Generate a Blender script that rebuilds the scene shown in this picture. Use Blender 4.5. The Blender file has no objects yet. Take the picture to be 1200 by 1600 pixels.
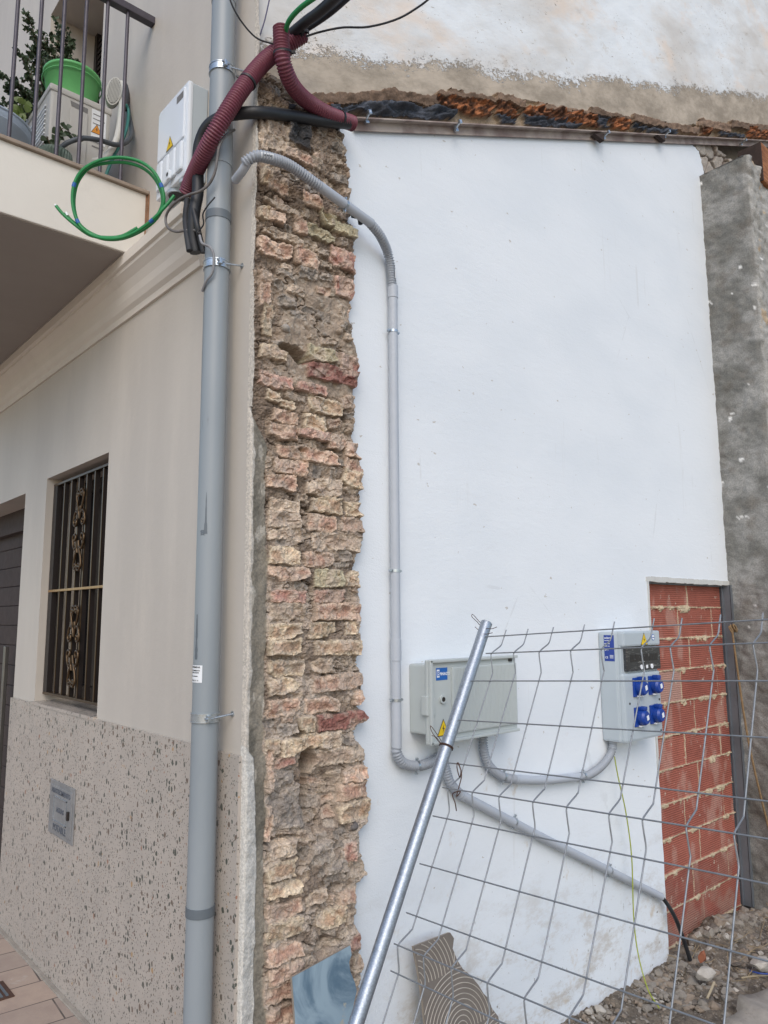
import bpy, bmesh, math, random
import numpy as np
from mathutils import Vector, Matrix
random.seed(7); RNG=np.random.RandomState(11)
S=bpy.context.scene; COL=S.collection
# ------------------------------------------------------------------ camera
FPX=1164.; PIT=math.radians(8.0); AZ=math.radians(48.4); ROLL=math.radians(-0.377)
CAM=np.array([-1.2657553,-2.09900493,1.6])
Fv=np.array([math.cos(AZ)*math.cos(PIT),math.sin(AZ)*math.cos(PIT),math.sin(PIT)])
R0=np.array([math.sin(AZ),-math.cos(AZ),0.]); U0=np.cross(R0,Fv)
Rv=R0*math.cos(ROLL)+U0*math.sin(ROLL); Uv=U0*math.cos(ROLL)-R0*math.sin(ROLL)
cd=bpy.data.cameras.new('camera'); cam=bpy.data.objects.new('camera',cd); COL.objects.link(cam)
cd.sensor_fit='VERTICAL'; cd.sensor_height=32.; cd.lens=FPX/1600.*32.; cd.clip_start=0.05; cd.clip_end=500
m=Matrix(((Rv[0],Uv[0],-Fv[0],CAM[0]),(Rv[1],Uv[1],-Fv[1],CAM[1]),(Rv[2],Uv[2],-Fv[2],CAM[2]),(0,0,0,1)))
cam.matrix_world=m; S.camera=cam
S.render.resolution_x=768; S.render.resolution_y=1024
# ------------------------------------------------------------------ light
SUN_EL=math.radians(42); SUN_DIR=np.array([-0.62,-0.74]) # horizontal direction towards the sun
SUN_DIR/=np.linalg.norm(SUN_DIR)
w=bpy.data.worlds.new('World'); S.world=w; w.use_nodes=True
nt=w.node_tree; nt.nodes.clear()
sky=nt.nodes.new('ShaderNodeTexSky'); sky.sky_type='NISHITA'; sky.sun_disc=False
sky.sun_elevation=SUN_EL; sky.sun_rotation=math.atan2(SUN_DIR[0],SUN_DIR[1])
sky.air_density=1.0; sky.dust_density=1.2; sky.ozone_density=0.35
bg=nt.nodes.new('ShaderNodeBackground'); bg.inputs[1].default_value=0.15
wo=nt.nodes.new('ShaderNodeOutputWorld'); nt.links.new(sky.outputs[0],bg.inputs[0]); nt.links.new(bg.outputs[0],wo.inputs[0])
sl=bpy.data.lights.new('sun','SUN'); sl.energy=0.95; sl.angle=math.radians(42); sl.color=(1,0.92,0.83)
so=bpy.data.objects.new('sun',sl); COL.objects.link(so)
sd=Vector((SUN_DIR[0]*math.cos(SUN_EL),SUN_DIR[1]*math.cos(SUN_EL),math.sin(SUN_EL)))
so.rotation_euler=sd.to_track_quat('Z','Y').to_euler(); so.location=(-3,-5,8)
S.view_settings.view_transform='Standard'; S.view_settings.look='None'; S.view_settings.gamma=1
S.view_settings.exposure=0.46
# ------------------------------------------------------------------ helpers
WY=0.03                                   # plane of the white rendered wall
def ray(x,y): return Rv*(x-600)/FPX-Uv*(y-800)/FPX+Fv
def P(x,y,ax,v):
    r=ray(x,y); i='xyz'.index(ax); return CAM+r*((v-CAM[i])/r[i])
def K(x,y,k): return CAM+ray(x,y)*k
def srgb(r,g,b):
    def f(c):
        c/=255.; return c/12.92 if c<=.04045 else ((c+.055)/1.055)**2.4
    return (f(r),f(g),f(b))
def tag(o,label=None,cat=None,group=None,kind=None):
    if label: o['label']=label
    if cat: o['category']=cat
    if group: o['group']=group
    if kind: o['kind']=kind
    return o
def empty(name,loc,label,cat,group=None):
    o=bpy.data.objects.new(name,None); COL.objects.link(o); o.location=loc; o.empty_display_size=.05
    return tag(o,label,cat,group)
def mesh_obj(name,verts,faces,mat,parent=None,smooth=False,cols=None,matidx=None):
    me=bpy.data.meshes.new(name)
    V=np.asarray(verts,dtype=np.float64)
    if parent is not None: V=V-np.array(parent_world(parent))
    me.from_pydata(V.tolist(),[],faces if isinstance(faces,list) else faces.tolist())
    mats=mat if isinstance(mat,(list,tuple)) else [mat]
    for m_ in mats: me.materials.append(m_)
    if matidx is not None: me.polygons.foreach_set('material_index',matidx)
    if smooth: me.polygons.foreach_set('use_smooth',[True]*len(me.polygons))
    if cols is not None:
        a=me.color_attributes.new('Col','FLOAT_COLOR','POINT')
        c=np.ones((len(V),4),dtype=np.float32); c[:,:3]=cols; a.data.foreach_set('color',c.ravel())
    me.update(); o=bpy.data.objects.new(name,me); COL.objects.link(o)
    if parent is not None: o.parent=parent
    return o
def parent_world(p):
    v=Vector((0,0,0))
    while p is not None: v+=p.location; p=p.parent
    return v
class MB:
    def __init__(s): s.v=[]; s.f=[]; s.sm=[]
    def add(s,vs,fs,sm=False):
        b=len(s.v); s.v+= [tuple(map(float,q)) for q in vs]; s.f+=[tuple(b+i for i in f) for f in fs]; s.sm+=[sm]*len(fs); return s
    def box(s,a,b,bev=0):
        x0,y0,z0=[min(a[i],b[i]) for i in range(3)]; x1,y1,z1=[max(a[i],b[i]) for i in range(3)]
        if bev<=0:
            return s.add([(x0,y0,z0),(x1,y0,z0),(x1,y1,z0),(x0,y1,z0),(x0,y0,z1),(x1,y0,z1),(x1,y1,z1),(x0,y1,z1)],
              [(0,3,2,1),(4,5,6,7),(0,1,5,4),(1,2,6,5),(2,3,7,6),(3,0,4,7)])
        bm=bmesh.new(); bmesh.ops.create_cube(bm,size=1)
        bmesh.ops.scale(bm,vec=(x1-x0,y1-y0,z1-z0),verts=bm.verts); bmesh.ops.translate(bm,vec=((x0+x1)/2,(y0+y1)/2,(z0+z1)/2),verts=bm.verts)
        bmesh.ops.bevel(bm,geom=bm.edges[:],offset=bev,segments=2,profile=.6,affect='EDGES')
        bm.verts.index_update(); s.add([v.co[:] for v in bm.verts],[tuple(v.index for v in f.verts) for f in bm.faces]); bm.free(); return s
    def obox(s,o,ax,ay,az,bev=0):   # oriented box: centre o, half-vectors
        t=MB().box((-1,-1,-1),(1,1,1)) if bev<=0 else None
        o=np.array(o,float);ax=np.array(ax,float);ay=np.array(ay,float);az=np.array(az,float)
        if bev<=0: vs=[o+ax*v[0]+ay*v[1]+az*v[2] for v in t.v]; return s.add(vs,t.f)
        L=[np.linalg.norm(q) for q in(ax,ay,az)]; t=MB().box((-L[0],-L[1],-L[2]),(L[0],L[1],L[2]),bev)
        u=[ax/L[0],ay/L[1],az/L[2]]; return s.add([o+u[0]*v[0]+u[1]*v[1]+u[2]*v[2] for v in t.v],t.f)
    def tube(s,pts,r,seg=12,cap=True,rad=None):
        p=[np.array(q,float) for q in pts]; n=len(p); T=[]
        for i in range(n):
            t=p[min(i+1,n-1)]-p[max(i-1,0)]; T.append(t/ (np.linalg.norm(t)+1e-12))
        a=np.cross(T[0],[0,0,1.]); 
        if np.linalg.norm(a)<1e-3: a=np.cross(T[0],[0,1.,0])
        a/=np.linalg.norm(a); vs=[]
        for i in range(n):
            a=a-T[i]*(a@T[i]); a/=np.linalg.norm(a); b=np.cross(T[i],a); rr=rad[i] if rad is not None else r
            for k in range(seg):
                an=2*math.pi*k/seg; vs.append(p[i]+(a*math.cos(an)+b*math.sin(an))*rr)
        fs=[(i*seg+k,i*seg+(k+1)%seg,(i+1)*seg+(k+1)%seg,(i+1)*seg+k) for i in range(n-1) for k in range(seg)]
        s.add(vs,fs,True)
        if cap: s.add(vs[:seg],[tuple(range(seg))[::-1]]); s.add(vs[-seg:],[tuple(range(seg))])
        return s
    def cyl(s,a,b,r,seg=20,r2=None): return s.tube([a,b],r,seg,True,[r,r if r2 is None else r2])
    def prism(s,poly,off):   # polygon (3d pts) extruded by off
        n=len(poly); off=np.array(off,float); v=[np.array(q,float) for q in poly]; vs=v+[q+off for q in v]
        return s.add(vs,[tuple(range(n)),tuple(range(2*n-1,n-1,-1))]+[(i,n+i,n+(i+1)%n,(i+1)%n) for i in range(n)])
    def build(s,name,mat,parent=None):
        o=mesh_obj(name,s.v,s.f,mat,parent); o.data.polygons.foreach_set('use_smooth',s.sm)
        bm=bmesh.new(); bm.from_mesh(o.data); bmesh.ops.recalc_face_normals(bm,faces=bm.faces[:]); bm.to_mesh(o.data); bm.free(); return o
def spline(pts,n=10):
    p=[np.array(q,float) for q in pts]; p=[2*p[0]-p[1]]+p+[2*p[-1]-p[-2]]; out=[]
    for i in range(1,len(p)-2):
        for j in range(n):
            t=j/n; a,b,c,d=p[i-1:i+3]
            out.append(.5*((2*b)+(-a+c)*t+(2*a-5*b+4*c-d)*t*t+(-a+3*b-3*c+d)*t**3))
    out.append(p[-2]); return out
def resample(pts,step):
    p=np.array(pts); L=np.r_[0,np.cumsum(np.linalg.norm(np.diff(p,axis=0),axis=1))]; n=max(2,int(L[-1]/step)+1)
    t=np.linspace(0,L[-1],n); return [np.array([np.interp(q,L,p[:,k]) for k in range(3)]) for q in t]
def corrugated(mb,pts,r,pitch,depth,seg=20):
    q=resample(spline(pts,12),pitch/4); rad=[r-depth*(1 if i%4 in(0,) else .75 if i%4==1 else 0 if i%4==2 else .2) for i in range(len(q))]
    return mb.tube(q,r,seg,True,rad)
def text(name,body,size,loc,right,up,mat,parent=None,depth=.0006,bold=0.0,align='LEFT'):
    cu=bpy.data.curves.new(name,'FONT'); cu.body=body; cu.size=size; cu.extrude=depth; cu.offset=bold; cu.align_x=align; cu.resolution_u=3
    t=bpy.data.objects.new(name,cu); COL.objects.link(t); dg=bpy.context.evaluated_depsgraph_get()
    me=bpy.data.meshes.new_from_object(t.evaluated_get(dg)); COL.objects.unlink(t); bpy.data.objects.remove(t)
    r=np.array(right,float);r/=np.linalg.norm(r);u=np.array(up,float);u/=np.linalg.norm(u);n=np.cross(r,u); l=np.array(loc,float)
    o=mesh_obj(name,[l+r*v.co[0]+u*v.co[1]+n*v.co[2] for v in me.vertices],[tuple(p.vertices) for p in me.polygons],mat,parent)
    return o
# numpy noise
def vnoise(x,y,seed=0):
    xi=np.floor(x).astype(np.int64); yi=np.floor(y).astype(np.int64); fx=x-xi; fy=y-yi
    def h(a,b):
        n=(a*374761393+b*668265263+seed*1442695041)&0xffffffff; n=((n^(n>>13))*1274126177)&0xffffffff; return ((n^(n>>16))&0xffff)/65535.
    fx=fx*fx*(3-2*fx); fy=fy*fy*(3-2*fy)
    return (h(xi,yi)*(1-fx)+h(xi+1,yi)*fx)*(1-fy)+(h(xi,yi+1)*(1-fx)+h(xi+1,yi+1)*fx)*fy
def fbm(x,y,sc,oct=4,seed=0,gain=.5):
    a=1.;s=0.;t=0.
    for o in range(oct): s=s+a*(vnoise(x*sc+17.3*o,y*sc-9.1*o,seed+o)*2-1); t+=a; a*=gain; sc*=2.07
    return s/t
def worley(x,y,sc,seed=0):
    x=x*sc;y=y*sc; xi=np.floor(x);yi=np.floor(y); d1=np.full(x.shape,9.);d2=np.full(x.shape,9.); idn=np.zeros(x.shape)
    for dx in(-1,0,1):
        for dy in(-1,0,1):
            cx=xi+dx; cy=yi+dy
            a=vnoise(cx*1.0,cy*1.0,seed); b=vnoise(cx*1.0,cy*1.0,seed+5)
            d=np.hypot(cx+a-x,cy+b-y); m_=d<d1; d2=np.where(m_,d1,np.minimum(d2,d)); idn=np.where(m_,vnoise(cx,cy,seed+9),idn); d1=np.where(m_,d,d1)
    return d1,d2,idn
def ss(a,b,x): t=np.clip((x-a)/(b-a),0,1); return t*t*(3-2*t)
def lerp(a,b,t): return a+(b-a)*t
def grid_faces(nx,nz): 
    i=np.arange(nx-1)[:,None]; j=np.arange(nz-1)[None,:]; b=(i*nz+j); return np.stack([b,b+nz,b+nz+1,b+1],-1).reshape(-1,4)
def hf_build(name,pos,cols,mask,mat,parent,flip=False):
    nx,nz=mask.shape; V=pos.reshape(-1,3); Fc=grid_faces(nx,nz); mk=mask.ravel()
    keep=mk[Fc[:,0]]; Fc=Fc[keep]   # every cell belongs to the region of its first corner: no overlaps, no cracks
    used=np.unique(Fc); mp=-np.ones(len(V),int); mp[used]=np.arange(len(used))
    Fc=mp[Fc]
    if flip: Fc=Fc[:,::-1]
    return mesh_obj(name,V[used],Fc,mat,parent,True,cols.reshape(-1,3)[used])
# ------------------------------------------------------------------ materials
class M:
    def __init__(s,name):
        s.m=bpy.data.materials.new(name); s.m.use_nodes=True; s.t=s.m.node_tree; s.n=s.t.nodes; s.b=s.n['Principled BSDF']; s._c=None
    def node(s,ty,**k):
        n=s.n.new(ty)
        for a,b in k.items(): setattr(n,a,b)
        return n
    def link(s,a,b): s.t.links.new(a,b)
    def coord(s):
        if s._c is None: s._c=s.node('ShaderNodeNewGeometry').outputs['Position']
        return s._c
    def mapping(s,scale=(1,1,1),rot=(0,0,0),src=None):
        n=s.node('ShaderNodeMapping'); n.inputs['Scale'].default_value=scale; n.inputs['Rotation'].default_value=rot; s.link(src or s.coord(),n.inputs[0]); return n.outputs[0]
    def noise(s,scale,detail=4,rough=.55,src=None,dist=0):
        n=s.node('ShaderNodeTexNoise'); n.inputs['Scale'].default_value=scale; n.inputs['Detail'].default_value=detail; n.inputs['Roughness'].default_value=rough; n.inputs['Distortion'].default_value=dist
        s.link(src or s.coord(),n.inputs['Vector']); return n.outputs['Fac']
    def voro(s,scale,src=None,feat='F1'):
        n=s.node('ShaderNodeTexVoronoi'); n.feature=feat; n.inputs['Scale'].default_value=scale; s.link(src or s.coord(),n.inputs['Vector']); return n
    def ramp(s,fac,a,b,c0=(0,0,0),c1=(1,1,1)):
        n=s.node('ShaderNodeMapRange'); n.interpolation_type='SMOOTHSTEP'; n.inputs[1].default_value=a; n.inputs[2].default_value=b; s.link(fac,n.inputs[0]); return n.outputs[0]
    def math(s,op,a,b=0):
        n=s.node('ShaderNodeMath',operation=op)
        for i,q in enumerate((a,b)):
            if isinstance(q,(int,float)): n.inputs[i].default_value=q
            else: s.link(q,n.inputs[i])
        return n.outputs[0]
    def mix(s,fac,a,b,blend='MIX'):
        n=s.node('ShaderNodeMix',data_type='RGBA',blend_type=blend)
        if isinstance(fac,(int,float)): n.inputs[0].default_value=fac
        else: s.link(fac,n.inputs[0])
        for i,q in ((6,a),(7,b)):
            if isinstance(q,tuple): n.inputs[i].default_value=(*q[:3],1)
            else: s.link(q,n.inputs[i])
        return n.outputs[2]
    def xyz(s):
        n=s.node('ShaderNodeSeparateXYZ'); s.link(s.coord(),n.inputs[0]); return n.outputs
    def bump(s,h,strength=.3,dist=.002,prev=None):
        n=s.node('ShaderNodeBump'); n.inputs['Strength'].default_value=strength; n.inputs['Distance'].default_value=dist; s.link(h,n.inputs['Height'])
        if prev: s.link(prev,n.inputs['Normal'])
        s.link(n.outputs[0],s.b.inputs['Normal']); return n.outputs[0]
    def col(s,c):
        if isinstance(c,tuple): s.b.inputs['Base Color'].default_value=(*c[:3],1)
        else: s.link(c,s.b.inputs['Base Color'])
    def set(s,rough=.6,metal=0,spec=.5):
        s.b.inputs['Roughness'].default_value=rough; s.b.inputs['Metallic'].default_value=metal; s.b.inputs['Specular IOR Level'].default_value=spec; return s
def simple(name,c,rough=.5,metal=0,var=.12,vs=8,bump=.0,bs=60,c2=None,spec=.5,dirt=0):
    q=M(name); q.set(rough,metal,spec); c2=c2 or tuple(x*(1-var) for x in c)
    n=q.noise(vs,5,.6); cc=q.mix(q.ramp(n,.3,.7),c,c2)
    if dirt:
        d=q.noise(vs*3.1,6,.7); cc=q.mix(q.math('MULTIPLY',q.ramp(d,.55,.75),dirt),cc,(.16,.13,.10))
    q.col(cc)
    if rough>.12:
        r=q.math('ADD',q.math('MULTIPLY',q.noise(vs*4,3),.2),rough-.1); q.link(r,q.b.inputs['Roughness'])
    if bump: q.bump(q.noise(bs,4,.6),bump,.003)
    return q.m
# vertex colour rough masonry
def vc_mat(name,bump=.5,scale=180,rough=.95,amp=.35):
    q=M(name); q.set(rough,0,.2); a=q.node('ShaderNodeAttribute'); a.attribute_name='Col'
    n=q.noise(scale,5,.7); f=q.mix(q.ramp(n,.25,.75),(1-amp,1-amp,1-amp),(1+amp*.6,1+amp*.55,1+amp*.5)); c=q.mix(1.,a.outputs['Color'],f,'MULTIPLY')
    q.col(c); q.bump(n,bump,.004); return q.m
m_mason=vc_mat('masonry',.7,125,.95,.36); m_roofrem=vc_mat('roof_remains',.8,120)
m_hollow=vc_mat('hollow_brick',.3,220,.85,.2); m_conc=vc_mat('rough_concrete',.9,110,.95,.32)
# white rendered wall
q=M('white_render'); q.set(.85,0,.25); X=q.xyz()
fine=q.noise(220,3,.5); mid=q.noise(14,4,.6); big=q.noise(2.2,3,.5,src=q.mapping((.5,1,1)))
c=q.mix(q.ramp(big,.35,.7),srgb(224,229,233),srgb(217,223,228))
spk=q.ramp(q.noise(34,3,.5,src=q.mapping((.6,1,1))),.705,.72); c=q.mix(q.math('MULTIPLY',spk,.6),c,srgb(170,160,145))
low=q.math('SUBTRACT',1.,q.ramp(q.math('ADD',X[2],q.math('MULTIPLY',mid,.35)),.05,.95))
st=q.math('MULTIPLY',q.ramp(q.noise(9,7,.75,src=q.mapping((.5,1,1))),.47,.66),low); c=q.mix(q.math('MULTIPLY',st,.6),c,srgb(172,158,138))
stn=q.ramp(q.noise(7.,6,.65,src=q.mapping((.7,1,.55))),.62,.72)
hz=q.math('SUBTRACT',1.,q.ramp(X[2],.9,1.3)); c=q.mix(q.math('MULTIPLY',q.math('MULTIPLY',stn,hz),.55),c,srgb(190,170,140))
scr=q.math('MULTIPLY',q.ramp(q.noise(60,4,.7,src=q.mapping((1,1,.5))),.66,.70),low); c=q.mix(q.math('MULTIPLY',scr,.9),c,srgb(120,110,98))
vo=q.voro(1.3,src=q.mapping((.7,1,.5),src=None),feat='DISTANCE_TO_EDGE'); ck=q.math('MULTIPLY',q.math('SUBTRACT',1.,q.ramp(q.math('ADD',vo.outputs['Distance'],q.math('MULTIPLY',q.noise(12,4),.02)),.0105,.0125)),q.ramp(q.noise(1.7,3),.56,.62)); c=q.mix(q.math('MULTIPLY',ck,.14),c,srgb(150,150,146))
drip=q.math('MULTIPLY',q.ramp(q.noise(8,4,.6,src=q.mapping((2.2,1,.12))),.62,.70),q.ramp(q.noise(2.4,3),.5,.6)); c=q.mix(q.math('MULTIPLY',drip,.16),c,srgb(170,166,156))
q.col(c); b1=q.bump(q.noise(4,4,.6,src=q.mapping((.6,1,1))),.2,.02); b2=q.bump(q.noise(30,5,.65,src=q.mapping((.35,1,1.3),(0,.5,0)),dist=.6),.3,.004,b1); q.bump(fine,.5,.002,b2); m_white=q.m
# weathered upper wall : lime wash flaking off a tan base along the old roof line
q=M('weathered_render'); q.set(.9,0,.2); X=q.xyz()
RA,RB=P(600,190,'y',WY),P(1150,222,'y',WY); slope=(RB[2]-RA[2])/(RB[0]-RA[0]); icpt=RA[2]-slope*RA[0]
L=q.math('SUBTRACT',X[2],q.math('ADD',q.math('MULTIPLY',X[0],slope),icpt))
mp=q.mapping((.50,1,1.0),src=q.mapping((1,1,1),(0,math.radians(23.4),0))); n1=q.noise(3.2,10,.68,src=mp); n2=q.noise(34,8,.85,src=mp); n3=q.noise(110,4,.8,src=mp)
e=q.math('ADD',q.math('ADD',L,q.math('MULTIPLY',X[0],-.035)),q.math('ADD',q.math('MULTIPLY',n1,-.36),q.math('ADD',q.math('MULTIPLY',n2,-.34),q.math('MULTIPLY',n3,-.22))))
white=q.ramp(e,-.215,-.200)
wc=q.mix(q.ramp(q.noise(1.6,5,.65,src=mp),.38,.66),srgb(224,229,232),srgb(206,203,198)); wc=q.mix(q.math('MULTIPLY',q.ramp(q.noise(1.9,5,.7,src=mp),.50,.66),.8),wc,srgb(222,208,194)); wc=q.mix(q.math('MULTIPLY',q.ramp(q.noise(2.7,7,.75,src=mp),.57,.72),.75),wc,srgb(176,164,150)); wc=q.mix(q.math('MULTIPLY',q.ramp(q.noise(9,8,.8,src=mp,dist=.8),.60,.68),.5),wc,srgb(186,176,160))
wc=q.mix(q.math('MULTIPLY',q.ramp(q.noise(60,5,.75,src=mp),.60,.66),q.ramp(q.noise(4,4),.45,.6)),wc,srgb(150,142,128))
tc=q.mix(q.ramp(q.noise(5,8,.75,src=mp),.35,.65),srgb(188,176,160),srgb(146,136,122))
q.col(q.mix(white,tc,wc))
b1=q.bump(q.noise(3.5,6,.65,src=mp),.35,.02); b2=q.bump(white,.8,.004,b1); q.bump(q.noise(70,6,.7,src=mp),.5,.003,b2); m_weather=q.m
# facade stucco
q=M('facade_stucco'); q.set(.55,0,.35)
c=q.mix(q.ramp(q.noise(1.7,4,.6,src=q.mapping((1,1,.25))),.3,.72),srgb(196,189,179),srgb(184,177,168)); c=q.mix(q.math('MULTIPLY',q.ramp(q.noise(3.,6,.7,src=q.mapping((1,1.4,.3))),.5,.75),.35),c,srgb(207,198,186))
q.col(c); b1=q.bump(q.noise(7,4,.6),.15,.02); q.bump(q.noise(260,3,.6),.3,.0012,b1); m_stucco=q.m
m_slab=simple('balcony_plaster',srgb(216,212,203),.8,0,.06,2,.15,120,dirt=.12)
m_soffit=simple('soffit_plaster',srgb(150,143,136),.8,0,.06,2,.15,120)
m_cornice=simple('cornice_plaster',srgb(210,203,193),.7,0,.06,2,.12,150,dirt=.1)
# terrazzo
q=M('terrazzo'); q.set(.35,0,.45)
base=q.mix(q.ramp(q.noise(6,5,.6),.3,.7),srgb(180,171,161),srgb(171,163,154)); c=base
wv=q.node('ShaderNodeTexNoise'); wv.inputs['Scale'].default_value=45; wv.inputs['Detail'].default_value=2; q.link(q.coord(),wv.inputs['Vector'])
vm=q.node('ShaderNodeVectorMath',operation='SCALE'); vm.inputs['Scale'].default_value=.014; q.link(wv.outputs['Color'],vm.inputs[0])
va=q.node('ShaderNodeVectorMath',operation='ADD'); q.link(q.coord(),va.inputs[0]); q.link(vm.outputs[0],va.inputs[1])
for sc,th,lo in ((150,.38,.62),(80,.35,.58),(40,.34,.66)):
    v=q.voro(sc,src=q.mapping((1,1.15,.85),src=va.outputs[0])); sp=q.node('ShaderNodeSeparateColor'); q.link(v.outputs['Color'],sp.inputs[0])
    on=q.math('GREATER_THAN',sp.outputs[0],lo); rr=q.math('ADD',q.math('MULTIPLY',sp.outputs[1],th*.8),th*.35)
    inside=q.math('MULTIPLY',q.math('LESS_THAN',v.outputs['Distance'],rr),on)
    cc=q.mix(q.ramp(sp.outputs[2],.55,.75),srgb(86,89,81),srgb(112,98,86)); cc=q.mix(q.math('GREATER_THAN',sp.outputs[2],.93),cc,srgb(150,112,92)); cc=q.mix(q.math('GREATER_THAN',sp.outputs[2],.975),cc,srgb(172,140,100))
    c=q.mix(inside,c,cc)
q.col(c); q.bump(q.noise(12,3),.05,.01); m_terr=q.m
# paving
q=M('stone_paving'); q.set(.75,0,.3)
bt=q.node('ShaderNodeTexBrick'); bt.offset=.37; bt.inputs['Scale'].default_value=1; bt.inputs['Brick Width'].default_value=.42; bt.inputs['Row Height'].default_value=.20; bt.inputs['Mortar Size'].default_value=.004; bt.inputs['Mortar Smooth'].default_value=.3
bt.inputs['Color1'].default_value=(*srgb(176,156,140),1); bt.inputs['Color2'].default_value=(*srgb(158,144,133),1); bt.inputs['Mortar'].default_value=(*srgb(92,84,78),1)
q.link(q.mapping((1,1,1),(0,0,math.radians(4))),bt.inputs['Vector'])
c=q.mix(q.math('MULTIPLY',q.ramp(q.noise(7,6,.7),.4,.7),.5),bt.outputs['Color'],srgb(150,132,122)); c=q.mix(q.math('MULTIPLY',q.ramp(q.noise(4,6,.75),.6,.72),.5),c,srgb(190,184,176))
q.col(c); b1=q.bump(bt.outputs['Fac'],-.6,.004); q.bump(q.noise(30,5,.7),.3,.006,b1); m_pave=q.m
q=M('lot_dirt'); q.set(1,0,.1); c=q.mix(q.ramp(q.noise(12,8,.75),.35,.65),srgb(150,138,122),srgb(96,88,80)); c=q.mix(q.ramp(q.noise(60,5,.7),.58,.68),c,srgb(188,180,168)); q.col(c); b1=q.bump(q.noise(45,8,.75),1,.02); m_dirt=q.m
m_slabc=simple('old_concrete',srgb(160,152,141),.95,0,.22,14,.9,90,dirt=.5)
m_stone=[simple('rubble_stone_'+k,srgb(*c_),.95,0,.2,20,.7,90) for k,c_ in (('grey',(144,136,125)),('pale',(182,175,164)),('tan',(144,130,114)),('dark',(112,104,95)))]
m_pipe=M('grey_downpipe'); q=m_pipe; q.set(.42,0,.5); c=q.mix(q.ramp(q.noise(3,5,.6,src=q.mapping((1,1,.25))),.3,.7),srgb(142,149,153),srgb(130,138,143)); c=q.mix(q.math('MULTIPLY',q.ramp(q.noise(16,6,.75,src=q.mapping((1,1,.12))),.62,.74),.45),c,srgb(92,92,92)); q.col(c); q.bump(q.noise(40,3,src=q.mapping((1,1,.05))),.06,.003); m_pipe=q.m
m_pipeband=simple('downpipe_band',srgb(98,106,112),.5)
q=M('galvanised_steel'); q.set(.34,.85,.5)
v=q.voro(190); c=q.mix(q.ramp(v.outputs['Distance'],.1,.75),srgb(178,186,195),srgb(158,166,176)); c=q.mix(q.math('MULTIPLY',q.ramp(q.noise(30,4,.7),.5,.7),.4),c,srgb(120,126,132)); q.col(c); q.link(q.math('ADD',q.math('MULTIPLY',q.noise(200,3),.25),.34),q.b.inputs['Roughness']); m_galv=q.m
m_zinc=simple('zinc_clamp',srgb(190,198,204),.3,.8,.2,60)
m_wire=simple('galvanised_wire',srgb(148,152,156),.5,.6,.2,40)
m_rustwire=simple('rusty_tie_wire',srgb(90,66,56),.8,.3,.3,80)
m_cond=simple('grey_conduit',srgb(176,182,190),.5,0,.05,10)
m_condc=simple('grey_corrugated_conduit',srgb(156,162,170),.55,0,.08,10)
m_red=simple('dark_red_conduit',srgb(118,58,74),.5,0,.12,12,dirt=.1)
m_black=simple('black_rubber',srgb(34,35,38),.5,0,.2,20)
m_blackold=simple('dusty_black_cable',srgb(48,50,54),.65,0,.25,25,.3,80)
m_green=simple('green_cable',srgb(22,128,66),.42,0,.1,20)
m_bluetape=simple('blue_tape',srgb(34,96,170),.5)
m_greywire=simple('grey_cable',srgb(112,108,106),.6,0,.3,30)
m_box=simple('grey_polyester',srgb(182,189,188),.55,0,.04,5,.1,200)
m_box2=simple('pale_grey_plastic',srgb(176,186,192),.38,0,.03,5)
m_boxw=simple('glossy_white_plastic',srgb(222,228,234),.16,0,.03,5)
m_clear=M('smoked_clear_lid'); q=m_clear; q.set(.12,0,.6); c=q.mix(q.ramp(q.noise(28,5,.7,src=q.mapping((.5,1,2.4)),dist=1.5),.55,.66),srgb(52,54,58),srgb(128,128,126)); q.col(c); m_clear=q.m
m_blue=simple('blue_socket',srgb(20,62,148),.35,0,.1,20)
m_bluel=simple('blue_label',srgb(24,98,180),.4); m_navy=simple('navy_label',srgb(40,66,148),.4)
m_lwhite=simple('white_print',srgb(235,238,240),.5); m_ink=simple('dark_print',srgb(40,40,44),.6); m_yellow=simple('yellow_label',srgb(232,196,20),.45); m_orange=simple('orange_label',srgb(226,150,50),.45)
m_iron=simple('painted_iron',srgb(78,74,82),.45,.3,.2,30)
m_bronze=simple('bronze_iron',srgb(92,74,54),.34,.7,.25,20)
m_dark=simple('dark_brown_joinery',srgb(36,30,28),.45,0,.15,10)
m_door=simple('dark_brown_door',srgb(64,52,48),.75,0,.15,6)
m_glass=simple('dark_window_glass',srgb(30,30,34),.08)
m_steel=simple('brushed_handle',srgb(130,128,124),.35,.8)
m_beam=simple('rusty_steel_angle',srgb(126,108,102),.8,.0,.35,7,.4,60,c2=srgb(176,164,154),dirt=.4)
m_jamb=simple('grey_steel_frame',srgb(118,124,130),.5,.4,.2,6,.2,60,dirt=.4)
m_lime=simple('lime_white',srgb(200,200,196),.9,0,.1,10,.4,80)
q=M('sawn_timber'); q.set(.85,0,.2); c=q.mix(q.ramp(q.noise(6,6,.7,src=q.mapping((1,1,14))),.35,.65),srgb(176,122,84),srgb(112,72,50)); q.col(c); q.bump(q.noise(6,6,.7,src=q.mapping((1,1,14))),.6,.01); m_timber=q.m
m_darktimber=simple('dark_timber',srgb(62,48,42),.9,0,.4,14,.6,40)
m_ac=simple('ac_casing',srgb(186,184,178),.5,0,.04,5); m_acd=simple('ac_recess',srgb(120,118,116),.6)
m_gb=simple('green_bucket_plastic',srgb(112,192,118),.35); m_basin=simple('pale_blue_basin',srgb(176,190,206),.4); m_pot=simple('ribbed_green_pot',srgb(96,112,102),.6)
m_leaf=simple('leaf_green',srgb(54,72,42),.55,0,.3,30); m_leaf2=simple('leaf_bright',srgb(92,110,42),.5,0,.3,30); m_stem=simple('plant_stem',srgb(84,70,52),.8)
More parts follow.
